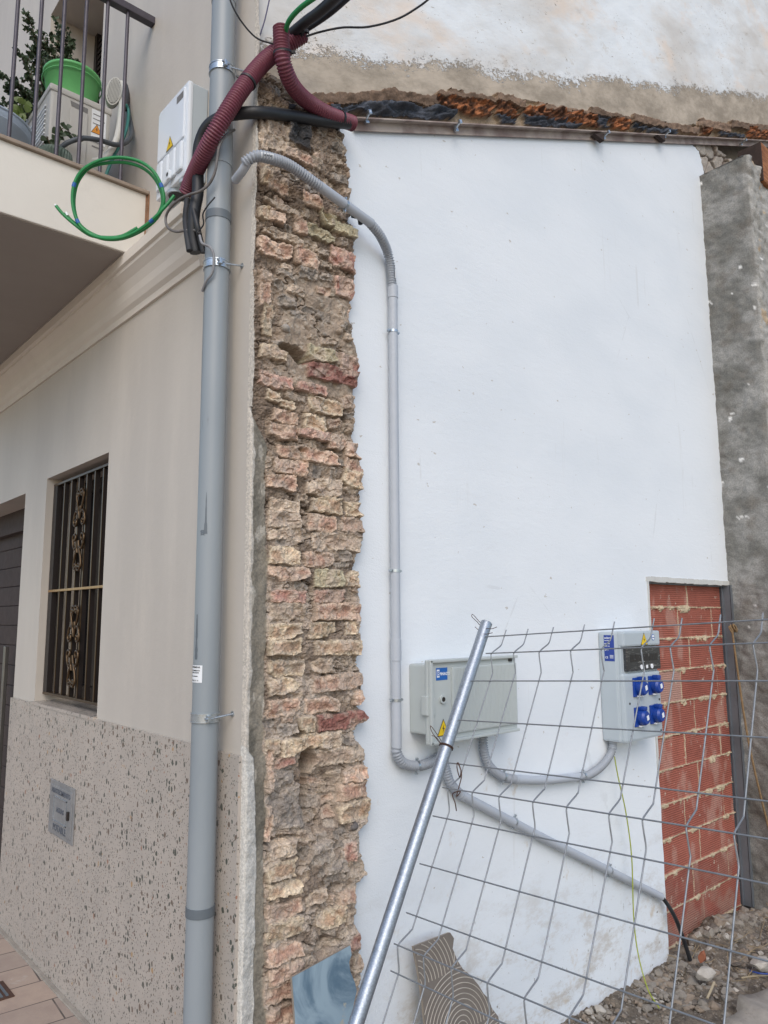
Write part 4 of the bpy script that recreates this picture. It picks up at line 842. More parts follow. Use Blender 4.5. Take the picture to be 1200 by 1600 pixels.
MB().obox(cc+np.array([.0125,-.0145,0]),np.array([.006,.005,0]),np.array([.0,0,.016]),np.array([.3,-.4,0])*.002).build('printed_label',m_lwhite,c1)
# second conduit: meter box -> socket box
c2=empty('grey_conduit',tuple(W_(850,1214)),'short grey conduit bowing from under the meter box to the socket box','conduit')
a=[W_(755,1150),W_(756,1172),W_(764,1196),W_(784,1213),W_(806,1218)]; corrugated(MB(),a,R_S+.001,.0105,.0056).build('corrugated_section',m_condc,c2)
MB().tube(spline([W_(803,1217.5),W_(850,1219),W_(905,1214)],5),R_S,20).build('smooth_section',m_cond,c2)
a=[W_(900,1215),W_(922,1210),W_(942,1195),W_(955,1176),W_(958,1160)]; corrugated(MB(),a,R_S+.001,.0105,.0056).build('corrugated_section',m_condc,c2)
MB().cyl(W_(957.5,1170),W_(958.5,1150),R_S+.001,20).build('collar',m_cond,c2)
clampz(MB(),W_(786,1214),W_(800,1217)-W_(776,1207),R_S).build('clamp',m_zinc,c2); clampz(MB(),W_(911,1212.5),W_(920,1210)-W_(902,1214),R_S).build('clamp',m_zinc,c2)
c3=empty('grey_conduit',tuple(W_(850,1310)),'sloping grey conduit descending across the white wall to the blocked doorway','conduit')
a=[W_(692,1180),W_(696,1200),W_(704,1224),W_(722,1244)]; corrugated(MB(),a,R_S+.001,.0105,.0056).build('corrugated_section',m_condc,c3)
MB().tube(spline([W_(717,1240),W_(760,1263),W_(860,1315),W_(955,1362),W_(1033,1401)],5),R_S,20).build('smooth_section',m_cond,c3)
for px,py in ((803,1284),(952,1360)): clampz(MB(),W_(px,py),W_(px+30,py+14.5)-W_(px,py),R_S).build('clamp',m_zinc,c3)
o=MB().tube(spline([W_(1022,1396),W_(1036,1404),P(1054,1432,'y',-.03),P(1068,1468,'y',-.04),P(1080,1505,'y',-.06),P(1092,1540,'y',-.09),P(1098,1562,'y',-.11)],8),.0105,10).build('black_cable',m_black); tag(o,'stiff black cable dropping from the sloping conduit into the rubble','cable')
o=MB().tube(spline([P(960,1182,'y',-.01),P(966,1215,'y',-.02),P(978,1270,'y',-.03),P(987,1340,'y',-.03),P(990,1430,'y',-.04),P(997,1490,'y',-.06),P(1012,1545,'y',-.12),P(1030,1575,'y',-.2)],8),.0032,6).build('earth_wire',m_yg); tag(o,'thin green and yellow earth wire hanging below the socket box','wire')
o=MB()
pts=spline([P(1144,985,'y',-.03),P(1150,1030,'y',-.04),P(1163,1120,'y',-.06),P(1176,1190,'y',-.09),P(1200,1290,'y',-.12),P(1225,1390,'y',-.15)],8); o.tube(pts,.0065,8)
rk=np.random.RandomState(6)
c0=P(1146,982,'y',-.03); 
for i in range(5): n_=rk.randn(3)*.008; ringp=[c0+n_+np.array([math.cos(a)*.016*(1+.2*rk.randn()),math.sin(a*1.0)*.010,math.sin(a)*.020]) for a in np.linspace(0,6.28,12)]; o.tube(ringp,.0045,6)
o=o.build('rope',m_rope); tag(o,'frayed hemp rope with a knot hanging beside the steel door frame','rope')

# ================================================================== METER BOX
def xw(px,py,y): return P(px,py,'y',y)
bxl,bfy=.747,-.081; bz0,bz1=1.150,1.432; bxr=1.262
mbx=empty('meter_box',(1.0,WY,bz0),'large grey electrical enclosure with ribbed lid on the white wall behind the leaning pole','electrical box')
MB().box((bxl,WY+.0,bz0+.012),(bxr-.02,bfy+.022,bz1-.012),.008).build('body',m_box,mbx)
lid=MB(); lid.box((bxl-.006,bfy+.020,bz0-.022),(bxr,bfy+.002,bz1+.006),.006)
L0=bxl-.006; 
# raised rim and raised ribbed panel
fz0,fz1=bz0-.022,bz1+.006
lid.box((L0+.001,bfy+.003,fz1-.012),(bxr-.001,bfy-.012,fz1-.0005),.003).box((L0+.001,bfy+.003,fz0+.0005),(bxr-.001,bfy-.012,fz0+.012),.003).box((L0+.0015,bfy+.003,fz0+.001),(L0+.016,bfy-.012,fz1-.001),.003)
lido=lid.build('lid',m_box,mbx)
rp=MB().box((L0+.125,bfy+.004,fz0+.030),(bxr-.008,bfy-.008,fz1-.032),.004)
x=L0+.135
while x<bxr-.02: rp.box((x,bfy-.0075,fz0+.036),(x+.003,bfy-.0095,fz1-.038)); x+=.0085
rp.build('ribbed_panel',m_box,lido)
MB().cyl((L0+.075,bfy+.003,(fz0+fz1)/2+.006),(L0+.075,bfy-.006,(fz0+fz1)/2+.006),.016,24).build('lock',m_box,lido)
MB().cyl((L0+.075,bfy,(fz0+fz1)/2+.006),(L0+.075,bfy-.0066,(fz0+fz1)/2+.006),.009,16).build('keyhole',m_dark,lido)
MB().box((L0-.010,bfy+.03,1.235),(L0+.002,bfy-.001,1.305),.003).box((L0+.018,bfy-.0,1.235),(L0+.032,bfy-.004,1.295),.001).build('hinge',m_box,mbx)
MB().box((bxr-.05,bfy-.0,fz1-.026),(bxr-.03,bfy-.004,fz1-.014),.001).build('catch',m_dark,lido)
s0=(L0+.043,fz1-.078); bl=MB().box((s0[0],bfy+.0015,s0[1]),(s0[0]+.062,bfy+.0008,s0[1]+.046)).build('brand_label',m_bluel,lido)
MB().box((s0[0]+.004,bfy+.001,s0[1]+.011),(s0[0]+.018,bfy+.0002,s0[1]+.040)).build('label_mark',m_lwhite,bl)
text('label_print','B',.026,(s0[0]+.0045,bfy+.0001,s0[1]+.016),(1,0,0),(0,0,1),m_bluel,bl,.0002,.0004)
text('label_print','PINAZO',.0155,(s0[0]+.019,bfy+.0004,s0[1]+.018),(1,0,0),(0,0,1),m_lwhite,bl,.0003,.0003)
def warn(name_parent,c,s,right,up,mat=m_yellow,upside=False):
    c=np.array(c,float);r=np.array(right,float);u=np.array(up,float);n_=np.cross(r,u)
    b=MB().prism([c-r*s*.5-u*s*.42,c+r*s*.5-u*s*.42,c+u*s*.5],n_*.0006).build('warning_sign',m_ink,name_parent)
    MB().prism([c-r*s*.44-u*s*.375+n_*.0003,c+r*s*.44-u*s*.375+n_*.0003,c+u*s*.43+n_*.0003],n_*.0006).build('yellow_field',mat,b)
    q=[(.05,.28),(-.12,-.02),(-.01,-.02),(-.09,-.28),(-.13,-.22),(-.12,-.34),(0,-.31),(-.04,-.27),(.10,.03),(-.01,.03)]
    MB().prism([c+r*s*a*.8+u*s*(b_-.02)*.8+n_*.0008 for a,b_ in q][:4]+[c+r*s*a*.8+u*s*(b_-.02)*.8+n_*.0008 for a,b_ in q][8:],n_*.0005).build('lightning_bolt',m_ink,b)
w0=P(692,1138,'y',bfy); warn(lido,(w0[0]+.004,bfy+.001,w0[2]),.068,(1,0,0),(0,0,1))

# ================================================================== SOCKET BOX
sx0,sfy=2.056,-.094; sx1=2.425; sz0,sz1=.985,1.520
sb=empty('socket_box',(2.24,WY,sz0),'tall pale grey distribution box with four blue sockets beside the brick infill','socket box')
MB().box((sx0,WY,sz0+.002),(sx1-.02,-.072,sz1-.002),.012).build('body',m_box2,sb)
cv=MB().box((sx0+.012,-.050,sz0),(sx1,sfy,sz0+.332),.014).box((sx0+.014,-.052,sz0+.300),(sx1-.008,sfy+.010,sz1-.070),.004).box((sx0+.014,-.052,sz1-.075),(sx1-.004,sfy-.012,sz1),.010).build('front_cover',m_box2,sb)
wn=MB().box((sx0+.040,-.06,sz1-.196),(sx1-.004,sfy-.010,sz1-.077),.008); wo_=wn.build('breaker_window',m_clear,sb)
for xx in (.17,.27): MB().cyl((sx0+xx,sfy-.008,sz1-.178),(sx0+xx,sfy-.013,sz1-.178),.012,14).build('screw',m_lwhite,wo_)
MB().box((sx0+.215,sfy-.009,sz1-.186),(sx0+.232,sfy-.0115,sz1-.170)).build('latch',m_lwhite,wo_)
# breakers strip seen through the lid
for k in range(6): MB().box((sx0+.07+k*.045,sfy-.0098,sz1-.15),(sx0+.108+k*.045,sfy-.0108,sz1-.115)).build('breaker',m_dark,wo_)
warn(cv,(sx0+.205,sfy-.0125,sz1-.042),.068,(1,0,0),(0,0,1))
MB().cyl((sx0+.295,sfy-.0118,sz1-.034),(sx0+.295,sfy-.0128,sz1-.034),.016,20).build('oval_emblem',m_bluel,cv); MB().cyl((sx0+.295,sfy-.0125,sz1-.034),(sx0+.295,sfy-.0132,sz1-.034),.0125,20).build('oval_emblem',m_lwhite,cv)
text('emblem_print','solera',.009,(sx0+.295,sfy-.0134,sz1-.037),(1,0,0),(0,0,1),m_navy,cv,.0002,.0002,'CENTER')
# navy label on the left side of the box (side faces -X)
lb=MB().box((sx0-.0008,-.004,sz1-.145),(sx0+.001,-.060,sz1-.018)).build('navy_label',m_navy,sb)
def sl(t,sz,z): text('label_print',t,sz,(sx0-.0012,-.007,z),(0,-1,0),(0,0,1),m_lwhite,lb,.0002,.0002)
sl('solera',.0150,sz1-.036); sl('www.psolera.com',.0050,sz1-.046); sl('IP54  IK08',.0070,sz1-.062); sl('230V 16A',.0070,sz1-.074); sl('2P+T',.010,sz1-.094); sl('CE',.014,sz1-.132)
for k in range(3): MB().box((sx0-.0013,-.034,sz1-.118-.006*k),(sx0-.0008,-.054,sz1-.1155-.006*k)).build('print_bar',m_lwhite,lb)
for (cx,cz) in ((sx0+.140,sz0+.262),(sx0+.288,sz0+.262),(sx0+.140,sz0+.118),(sx0+.288,sz0+.118)):
    s_=MB(); y=sfy
    s_.box((cx-.046,y+.004,cz-.048),(cx+.046,y-.009,cz+.045),.003); so_=s_.build('socket',m_blue,sb)
    MB().cyl((cx,y-.006,cz-.004),(cx,y-.034,cz-.004),.037,28).cyl((cx,y-.034,cz-.004),(cx,y-.044,cz-.004),.037,28,.029).box((cx-.016,y-.006,cz+.030),(cx+.016,y-.040,cz+.050),.005).build('flap_cover',m_blue,so_)
    MB().obox((cx+.006,y-.0447,cz-.004),(.009,0,.003),(0,.0006,0),(-.003,0,.011)).build('approval_sticker',m_lwhite,so_)
    MB().box((cx-.022,y-.006,cz-.049),(cx+.022,y-.020,cz-.042),.002).build('drain_lip',m_lwhite,so_)
for a,b in ((.06,.185),(.345,.185),(.06,.03),(.345,.03)): MB().cyl((sx0+a,sfy+.001,sz0+b),(sx0+a,sfy-.0015,sz0+b),.006,10).build('screw',m_dark,cv)

# ================================================================== LEANING FENCE PANEL
D_=ray(-361,1064);D_=D_/np.linalg.norm(D_);V_=ray(1350,-815);V_=V_/np.linalg.norm(V_); A0=CAM+2.75*ray(757,985); Nf=np.cross(D_,V_);Nf/=np.linalg.norm(Nf)
def onf(x,y): r=ray(x,y); return CAM+r*(((A0-CAM)@Nf)/(r@Nf))
def fp(u,d,n=0.): return A0+V_*u+D_*d-Nf*n
fe=empty('fence_panel',(0.0,-.42,0),'galvanised mesh fence panel leaning against the wall with a thick round pole','fence panel')
pt_,pb_=onf(760,974),onf(566,1570); dd=(pb_-pt_)/np.linalg.norm(pb_-pt_); Lp=(pt_[2]-.01)/-dd[2]
po=MB(); R_P=.0213; po.cyl(pt_,pt_+dd*Lp,R_P,32); 
po.build('pole',m_galv,fe)
def solve_u(y,off):      # height on the panel of the wire seen at (1100,y)
    lo,hi=-3.,.5
    for _ in range(44):
        u=(lo+hi)/2; a=fp(u,-.2,off); b=fp(u,-1.2,off); q=[]
        for p_ in (a,b): d=p_-CAM; q.append((600+FPX*(d@Rv)/(d@Fv),800-FPX*(d@Uv)/(d@Fv)))
        yy=q[0][1]+(q[1][1]-q[0][1])*(1100-q[0][0])/(q[1][0]-q[0][0])
        if yy>y: lo=u
        else: hi=u
    return u
CR=.033
wires=[(974,0),(1008,1),(1064,0),(1147,0),(1240,0),(1295,1),(1361,0),(1474,0),(1595,0),(1678,1),(1745,0)]
us=[(solve_u(y,CR*c+.0035),c) for y,c in wires]
us+=[(us[-1][0]-.16,0),(us[-1][0]-.31,0),(us[-1][0]-.40,1)]
crest=[u for u,c in us if c]; dend=-2.3
def pd(u): return pt_+dd*((u-((pt_-A0)@V_))/(dd@V_))
for u,c in us:
    st_=(pd(u)-A0)@D_
    if c: st_=min(st_-.02,-.085)
    MB().cyl(fp(u,st_,CR*c+.0035),fp(u,dend,CR*c+.0035),.0021,8).build('horizontal_wire',m_wire,fe)
vw=MB(); k=0
ds=[-.105,-.2125,-.3195,-.4453,-.5616,-.690,-.788,-.900,-1.010]+[-1.116-.112*i for i in range(10)]
for i,d in enumerate(ds):
    j=(RNG.rand()-.5)*.01; pts=[fp(-.005+.012*RNG.randn()*.5+.03*(i>3)*0,d+j)]
    cur=[]
    for c_ in crest: cur+=[(c_+.085,0),(c_+.055,.001),(c_+.030,.016),(c_+.004,CR-.001),(c_-.006,CR-.001),(c_-.030,.017),(c_-.055,.001),(c_-.085,0)]
    # wires stay on the mesh plane, only the crimps leave it
    pl=[pts[0]]+[fp(u,d+j*(1+u),n) for u,n in cur]+[fp(-1.68,d)]
    MB().tube(resample(spline(pl,4),.010),.0023,6).build('vertical_wire',m_wire,fe)
# bottom / far pole of the panel out of frame
MB().cyl(fp(-1.70,(pd(-1.70)-A0)@D_),fp(-1.70,dend),R_P,16).cyl(fp(.02,dend),fp(-1.78,dend),R_P,16).build('outer_frame',m_galv,fe)
# tie wires
def tie(pts,r=.0016,name='tie_wire',label=None):
    return MB().tube(spline(pts,6),r,5).build(name,m_rustwire,fe)
pm=lambda x,y,k=0.: onf(x,y)+ (-Fv)*(.024+k)
tie([pm(775,978),pm(765,981),pm(752,978),pm(744,970),pm(736,962),pm(738,959),pm(746,968),pm(752,974)],.0013)
tie([pm(768,987),pm(756,989),pm(748,984),pm(741,978)],.0013)
cpt=pt_+dd*((pt_-onf(693,1165))@(-dd)); cpt=onf(690,1166)
ring=[]; n1=np.cross(dd,[0,0,1.]);n1/=np.linalg.norm(n1);n2=np.cross(dd,n1)
c_=pt_+dd*((cpt-pt_)@dd)
for s_ in (0,.004): MB().tube([c_+dd*s_+(n1*math.cos(a)+n2*math.sin(a))*(R_P+.0018) for a in np.linspace(0,6.4,30)],.0018,5).build('tie_wire',m_rustwire,fe)
tie([pm(693,1163),pm(686,1150),pm(678,1138),pm(672,1131),pm(674,1140),pm(682,1152),pm(690,1162)],.0013); tie([pm(690,1160),pm(681,1149),pm(674,1146)],.0012)
tie([pm(715,1188),pm(719,1200),pm(717,1210),pm(713,1196),pm(714,1188),pm(720,1205),pm(716,1225),pm(712,1240),pm(718,1232),pm(706,1236),pm(710,1250),pm(712,1262)],.0018)
MB().tube([c_*0+pt_+(n1*math.cos(a)+n2*math.sin(a))*(R_P-.0015) for a in np.linspace(0,6.4,30)],.0022,6).build('pole_rim',m_galv,fe)
MB().cyl(pt_-dd*.0006,pt_+dd*.001,R_P-.003,24).build('pole_mouth',m_dark,fe)

# ================================================================== TILE OFFCUTS
def slab(name,poly_px,y,lean,th,mat,edge,label,cat):
    # outline in the leaning plane: y = y0 - lean*(ztop - z)
    zt_=P(*poly_px[0],'y',y)[2]
    pts=[]
    for px,py in poly_px:
        r=ray(px,py); # intersect plane  Y + lean*(zt-Z)= y
        k=(y-CAM[1]-lean*(zt_-CAM[2])*-1*-1)/1 if False else None
        # CAM.y+k*r.y = y - lean*(zt - (CAM.z+k*r.z))
        k=(y-lean*(zt_-CAM[2])-CAM[1])/(r[1]-lean*r[2]); pts.append(CAM+k*r)
    return pts
nrm=lambda lean:np.array([0,-1,lean])/math.hypot(1,lean)
ol=[(547,1477),(549,1492),(545,1503),(547,1518),(554,1535),(557,1548),(552,1570),(550,1620),(552,1700),(470,1760),(463,1640),(460,1580),(456,1527)]
p_=slab('x',ol,-.06,.20,.0,None,None,None,None); nn_=np.array([0,-1,.20]); nn_/=np.linalg.norm(nn_)
th=.009
bt_=empty('blue_tile',tuple(np.mean(p_,0)*[1,1,0]),'broken blue marbled ceramic tile leaning on the foot of the brick stub','tile')
MB().prism(p_,-nn_*th).build('tile_body',m_tileedge,bt_); MB().prism([q+nn_*.0004 for q in p_],nn_*.0012).build('glazed_face',m_btile,bt_)
ol=[(646,1479),(690,1462),(703,1457),(709,1466),(707,1482),(714,1500),(723,1514),(735,1524),(748,1540),(755,1552),(763,1560),(768,1575),(778,1588),(784,1620),(790,1720),(675,1760),(668,1640),(660,1560),(652,1510)]
p_=slab('x',ol,-.035,.16,.0,None,None,None,None); nn_=np.array([0,-1,.16]); nn_/=np.linalg.norm(nn_)
pt2=empty('patterned_tile',tuple(np.mean(p_,0)*[1,1,0]),'broken brown and cream tile with raised arcs leaning on the white wall','tile')
MB().prism(p_,-nn_*.010).build('tile_body',m_tileedge,pt2); fo=MB().prism([q+nn_*.0004 for q in p_],nn_*.001).build('tile_face',m_tilebase,pt2)
# raised arcs (seigaiha): drawn in the tile plane, clipped by the outline
ex_=np.array([1,0,0.]); ez_=np.cross(ex_,nn_); ez_=ez_ if ez_[2]>0 else -ez_; o3=p_[0]
P2=[((q-o3)@ex_,(q-o3)@ez_) for q in p_]; cen=[slab('x',[(709-2,1630)],-.035,.16,0,0,0,0,0)[0]]
zt_=P(*ol[0],'y',-.035)[2]
def pl2(px,py): r=ray(px,py); k=(-.035-.16*(zt_-CAM[2])-CAM[1])/(r[1]-.16*r[2]); q=CAM+k*r; return ((q-o3)@ex_,(q-o3)@ez_)
c0=pl2(722,1612); RA_=(pl2(722,1552)[1]-c0[1])*1.75; 
cents=[(c0[0],c0[1])]
pitch=RA_*1.30; rows_=[]
for j in range(-6,7):
    for i in range(-6,7): rows_.append((c0[0]+(i+(j%2)*.5)*2*RA_,c0[1]+j*RA_*.98))
rows_.sort(key=lambda c:-c[1])
mb=MB(); NR=12
xy=np.array(P2)
for ci,(cx,cz) in enumerate(rows_):
    if cz>c0[1]+RA_*4 or abs(cx-c0[0])>RA_*4: continue
    for k in range(1,NR+1):
        rr_=RA_*k/NR; seg=[]
        for a in np.linspace(0,math.pi,46):
            u,v=cx+rr_*math.cos(a),cz+rr_*math.sin(a)
            ok=inpoly(np.array([u]),np.array([v]),P2)[0]
            # hidden by scales in front (lower rows)
            for (c2x,c2z) in rows_:
                if c2z<cz-1e-4 and c2z>cz-RA_*1.2 and math.hypot(u-c2x,v-c2z)<RA_*1.0: ok=False; break
            if ok: seg.append(o3+ex_*u+ez_*v+nn_*.0016)
            else:
                if len(seg)>1: mb.tube(seg,.0019,4,False)
                seg=[]
        if len(seg)>1: mb.tube(seg,.0019,4,False)
mb.build('raised_arcs',m_tilegroove,fo)
# ================================================================== BALCONY THINGS
ZB=3.468
# air conditioner outdoor unit: its service side faces the camera
ya=1.03; p0=P(80,133,'y',ya); p1=P(174,168,'y',ya); axl,axr=p0[0],p1[0]; az1=(p0[2]+p1[2])/2
ac=empty('air_conditioner',((axl+axr)/2,ya+.4,ZB),'beige outdoor air conditioner unit on the balcony floor under the green bucket','air conditioner')
MB().box((axl,ya,ZB+.02),(axr,ya+.80,az1-.012),.012).build('casing',m_ac,ac); MB().box((axl-.006,ya-.006,az1-.03),(axr+.004,ya+.806,az1),.008).build('top_cover',m_ac,ac)
MB().box((axl+.03,ya+.05,ZB),(axl+.07,ya+.75,ZB+.021)).box((axr-.07,ya+.05,ZB),(axr-.03,ya+.75,ZB+.021)).build('foot_rail',m_acd,ac)
h0=P(110,157,'y',ya); h1=P(137,178,'y',ya); MB().prism([(h0[0],ya-.0015,h0[2]),(h1[0],ya-.0015,h0[2]-.004),(h1[0],ya-.0015,h1[2]),(h0[0]+.006,ya-.0015,h1[2]+.004)],(0,.001,0)).build('handle_recess',m_acd,ac)
MB().box((h0[0],ya-.006,ZB+.05),(h1[0],ya-.0005,h1[2]-.005),.003).build('service_panel',m_ac,ac)
l0=P(144,168,'y',ya); l1=P(164,230,'y',ya); lb=MB().box((l0[0],ya-.0015,l1[2]),(l1[0]+.0,ya-.0005,l0[2]-.005)).build('instruction_label',m_lwhite,ac)
z=l0[2]-.03
for k in range(16):
    if 5<=k<=8: z-=.011; continue
    MB().box((l0[0]+.006,ya-.0024,z),(l1[0]-.006-.012*RNG.rand(),ya-.0016,z+.004)).build('print_line',m_acd,lb) if k%2==0 else None
    z-=.011
w0=P(151,203,'y',ya); warn(lb,(w0[0],ya-.0018,w0[2]),.05,(1,0,0),(0,0,1),m_orange)
gm_=MB()
for k in range(14): gm_.box((axl-.006,ya+.05,ZB+.06+k*(az1-ZB-.12)/14),(axl-.001,ya+.55,ZB+.066+k*(az1-ZB-.12)/14))
gm_.build('front_grille',m_lwhite,ac)
# green bucket, tapered, open, on the air conditioner
gc=P(112,150,'y',ya+.18); gb=empty('green_bucket',(gc[0],ya+.18,az1),'bright green plastic bucket standing on top of the air conditioner','bucket')
n=36; tpz=P(112,103,'y',ya+.10)[2]; r1,r0=.125,.098
b_=MB(); prof_=[(r0,az1+.001),(r1-.004,tpz-.012),(r1,tpz-.012),(r1+.002,tpz),(r1-.004,tpz),(r1-.008,tpz-.014),(r0-.004,az1+.006)]
vs=[(gc[0]+p[0]*math.cos(2*math.pi*k/n),ya+.18+p[0]*math.sin(2*math.pi*k/n),p[1]) for p in prof_ for k in range(n)]
b_.add(vs,[(i*n+k,i*n+(k+1)%n,(i+1)*n+(k+1)%n,(i+1)*n+k) for i in range(len(prof_)-1) for k in range(n)],True); b_.add([v for v in vs[:n]],[tuple(range(n))]); b_.build('bucket_shell',m_gb,gb)
bc=(gc[0],ya+.18); MB().tube([(bc[0]+(r1+.003)*math.cos(a),bc[1]+(r1+.003)*math.sin(a),tpz-.035) for a in np.linspace(0,6.29,40)],.003,6).build('rim_ring',m_gb,gb)
# basin and ribbed pot behind the railing
def pot(name,c,r1,r0,h,mat,label,cat,rib=0,z0=ZB):
    n=64; o=MB(); prof_=[(0,.0),(r0,.0),(r1-.012,h-.05),(r1-.004,h-.045),(r1,h-.02),(r1+.004,h),(r1-.006,h),(r1-.02,h-.03),(r0-.01,.02),(0,.02)] if not rib else [(0,0),(r0,0),(r1,h-.02),(r1,h),(r1-.01,h),(r0-.01,.02),(0,.02)]
    vs=[]
    for i,p in enumerate(prof_):
        for k in range(n):
            rr=p[0]+( .004*math.cos(k*math.pi) if rib and 0<i<3 else 0); vs.append((c[0]+rr*math.cos(2*math.pi*k/n),c[1]+rr*math.sin(2*math.pi*k/n),z0+p[1]))
    o.add(vs,[(i*n+k,i*n+(k+1)%n,(i+1)*n+(k+1)%n,(i+1)*n+k) for i in range(len(prof_)-1) for k in range(n)],not rib)
    o=o.build(name,mat); tag(o,label,cat); return o
pot('washing_basin',(-.600,1.20,0),.185,.13,.21,m_basin,'pale blue plastic basin behind the balcony bars at far left','basin')
br_=MB()
for z_,r_ in ((.205,.187),(.172,.178)): br_.tube([(-.600+r_*math.cos(a),1.20+r_*math.sin(a),ZB+z_) for a in np.linspace(0,6.29,60)],.0055,8)
br_.build('rim_ring',m_basin,S.objects['washing_basin'])
pot('plant_pot',(-.365,1.0,0),.066,.055,.085,m_pot,'small ribbed grey-green pot at the foot of the balcony bars','plant pot',1)
# shrubs
def shrub(root,mat,stem,parent,n,len_,spread,leafs,lsz,seed,up=1.):
    r=np.random.RandomState(seed); br=MB(); lf=MB()
    for i in range(n):
        a=r.rand()*6.28; dirv=np.array([math.cos(a)*spread,math.sin(a)*spread,up*(.6+.6*r.rand())]); dirv/=np.linalg.norm(dirv); p=np.array(root,float); L=len_*(.5+.6*r.rand()); pts=[p.copy()]
        for s_ in range(7): dirv=dirv+r.randn(3)*.14; dirv/=np.linalg.norm(dirv); p=p+dirv*L/7; pts.append(p.copy())
        br.tube(pts,.003,5,True,list(np.linspace(.0045,.0015,8)))
        q=resample(pts,L/leafs)
        for j,c in enumerate(q[2:]):
            for _ in range(3):
                d=r.randn(3); d[2]=abs(d[2])*.7; d/=np.linalg.norm(d); sd=np.cross(d,r.randn(3)); sd/=np.linalg.norm(sd); l=lsz*(.7+.6*r.rand()); w_=l*.36; c2=c+d*.004
                nn=np.cross(d,sd)*l*.12
                lf.add([c2,c2+d*l*.5+sd*w_+nn,c2+d*l,c2+d*l*.5-sd*w_+nn],[(0,1,2),(0,2,3)])
    br.build('stem',stem,parent); lf.build('leaves',mat,parent)
rt=P(48,190,'y',1.45); sh_=empty('jade_shrub',(rt[0],1.45,ZB),'dark small-leaved shrub with upright twigs growing behind the basin on the balcony','shrub')
def branch(parent,paths,lsz,seed,mat):
    r=np.random.RandomState(seed); br=MB(); lf=MB()
    for pth in paths:
        base=[P(px,py,'y',yy) for px,py,yy in pth]; pts=resample(spline(base,8),.010); L=len(pts)
        br.tube(pts,.003,5,True,list(np.linspace(.005,.0018,L)))
        for j,c in enumerate(pts):
            if j<2: continue
            t_=pts[min(j+1,L-1)]-pts[max(j-1,0)]; t_/=np.linalg.norm(t_)
            if r.rand()<.45: # side twig
                d=r.randn(3)*.9+t_*.6; d/=np.linalg.norm(d); l2=.035+.045*r.rand(); tw=[c+d*l2*k/5+r.randn(3)*.0018 for k in range(6)]; br.tube(tw,.0014,4)
                cs2=tw[1:]
            else: cs2=[c]
            for c1_ in cs2:
                for _ in range(3):
                    d=r.randn(3)+t_*.5; d/=np.linalg.norm(d); sd=np.cross(d,r.randn(3)); sd/=np.linalg.norm(sd); l=lsz*(.6+.7*r.rand()); w_=l*.40; nn=np.cross(d,sd)*l*.15
                    lf.add([c1_,c1_+d*l*.5+sd*w_+nn,c1_+d*l,c1_+d*l*.5-sd*w_+nn],[(0,1,2),(0,2,3)])
    br.build('stem',m_stem,parent); lf.build('leaves',mat,parent)
branch(sh_,[[(60,190,1.45),(66,130,1.42),(60,80,1.4),(46,28,1.4)],[(62,185,1.45),(74,120,1.5),(88,75,1.5),(92,42,1.5)],[(64,180,1.5),(84,130,1.5),(104,90,1.5),(108,58,1.5)],[(64,160,1.45),(90,110,1.5),(112,82,1.5)],[(60,190,1.45),(70,130,1.5),(76,90,1.5),(66,50,1.5)],[(60,180,1.4),(48,120,1.4),(34,92,1.4)],[(56,190,1.4),(40,150,1.35),(8,120,1.3),(-10,115,1.3)],[(56,195,1.4),(36,160,1.35),(10,140,1.3)],[(52,185,1.4),(36,140,1.4),(24,125,1.4)],[(50,195,1.4),(30,168,1.3),(2,162,1.3)],[(58,185,1.45),(78,150,1.45),(96,110,1.45),(122,98,1.45)],[(60,170,1.5),(70,110,1.5),(70,70,1.5)],[(62,180,1.45),(76,140,1.45),(84,105,1.45)]],.022,4,m_leaf)
ivy=empty('potted_ivy',(-.33,1.0,ZB),'trailing broad-leaved plant hanging over the ribbed grey-green pot','plant')
def broad(parent,pts_px,seed,mat,yy,sz):
    r=np.random.RandomState(seed); br=MB(); lf=MB(); base=[P(px,py,'y',yy) for px,py in pts_px]; pts=resample(spline(base,6),.012); br.tube(pts,.0018,5)
    for c in pts:
        for _ in range(2):
            d=r.randn(3)*[1,.5,1]; d[2]-=.4; d/=np.linalg.norm(d); sd=np.cross(d,[0,-1,0]+r.randn(3)*.3); sd/=np.linalg.norm(sd); l=sz*(.6+.7*r.rand()); o_=c+r.randn(3)*.004
            lf.add([o_,o_+d*l*.25+sd*l*.5,o_+d*l*.6+sd*l*.42,o_+d*l,o_+d*l*.6-sd*l*.42,o_+d*l*.25-sd*l*.5],[(0,1,2,3),(0,3,4,5)])
    br.build('vine_stem',m_stem,parent); lf.build('leaves',mat,parent)
broad(ivy,[(86,222),(92,206),(100,200),(110,208),(116,214)],3,m_leaf,.97,.032); broad(ivy,[(78,225),(72,212),(70,214)],5,m_leaf,.97,.03)
iv2=empty('bright_vine',(-.5,1.2,ZB),'bright green vine hanging down between the shrub and the basin','plant')
broad(iv2,[(36,158),(32,168),(30,180),(34,192)],7,m_leaf2,1.2,.042)
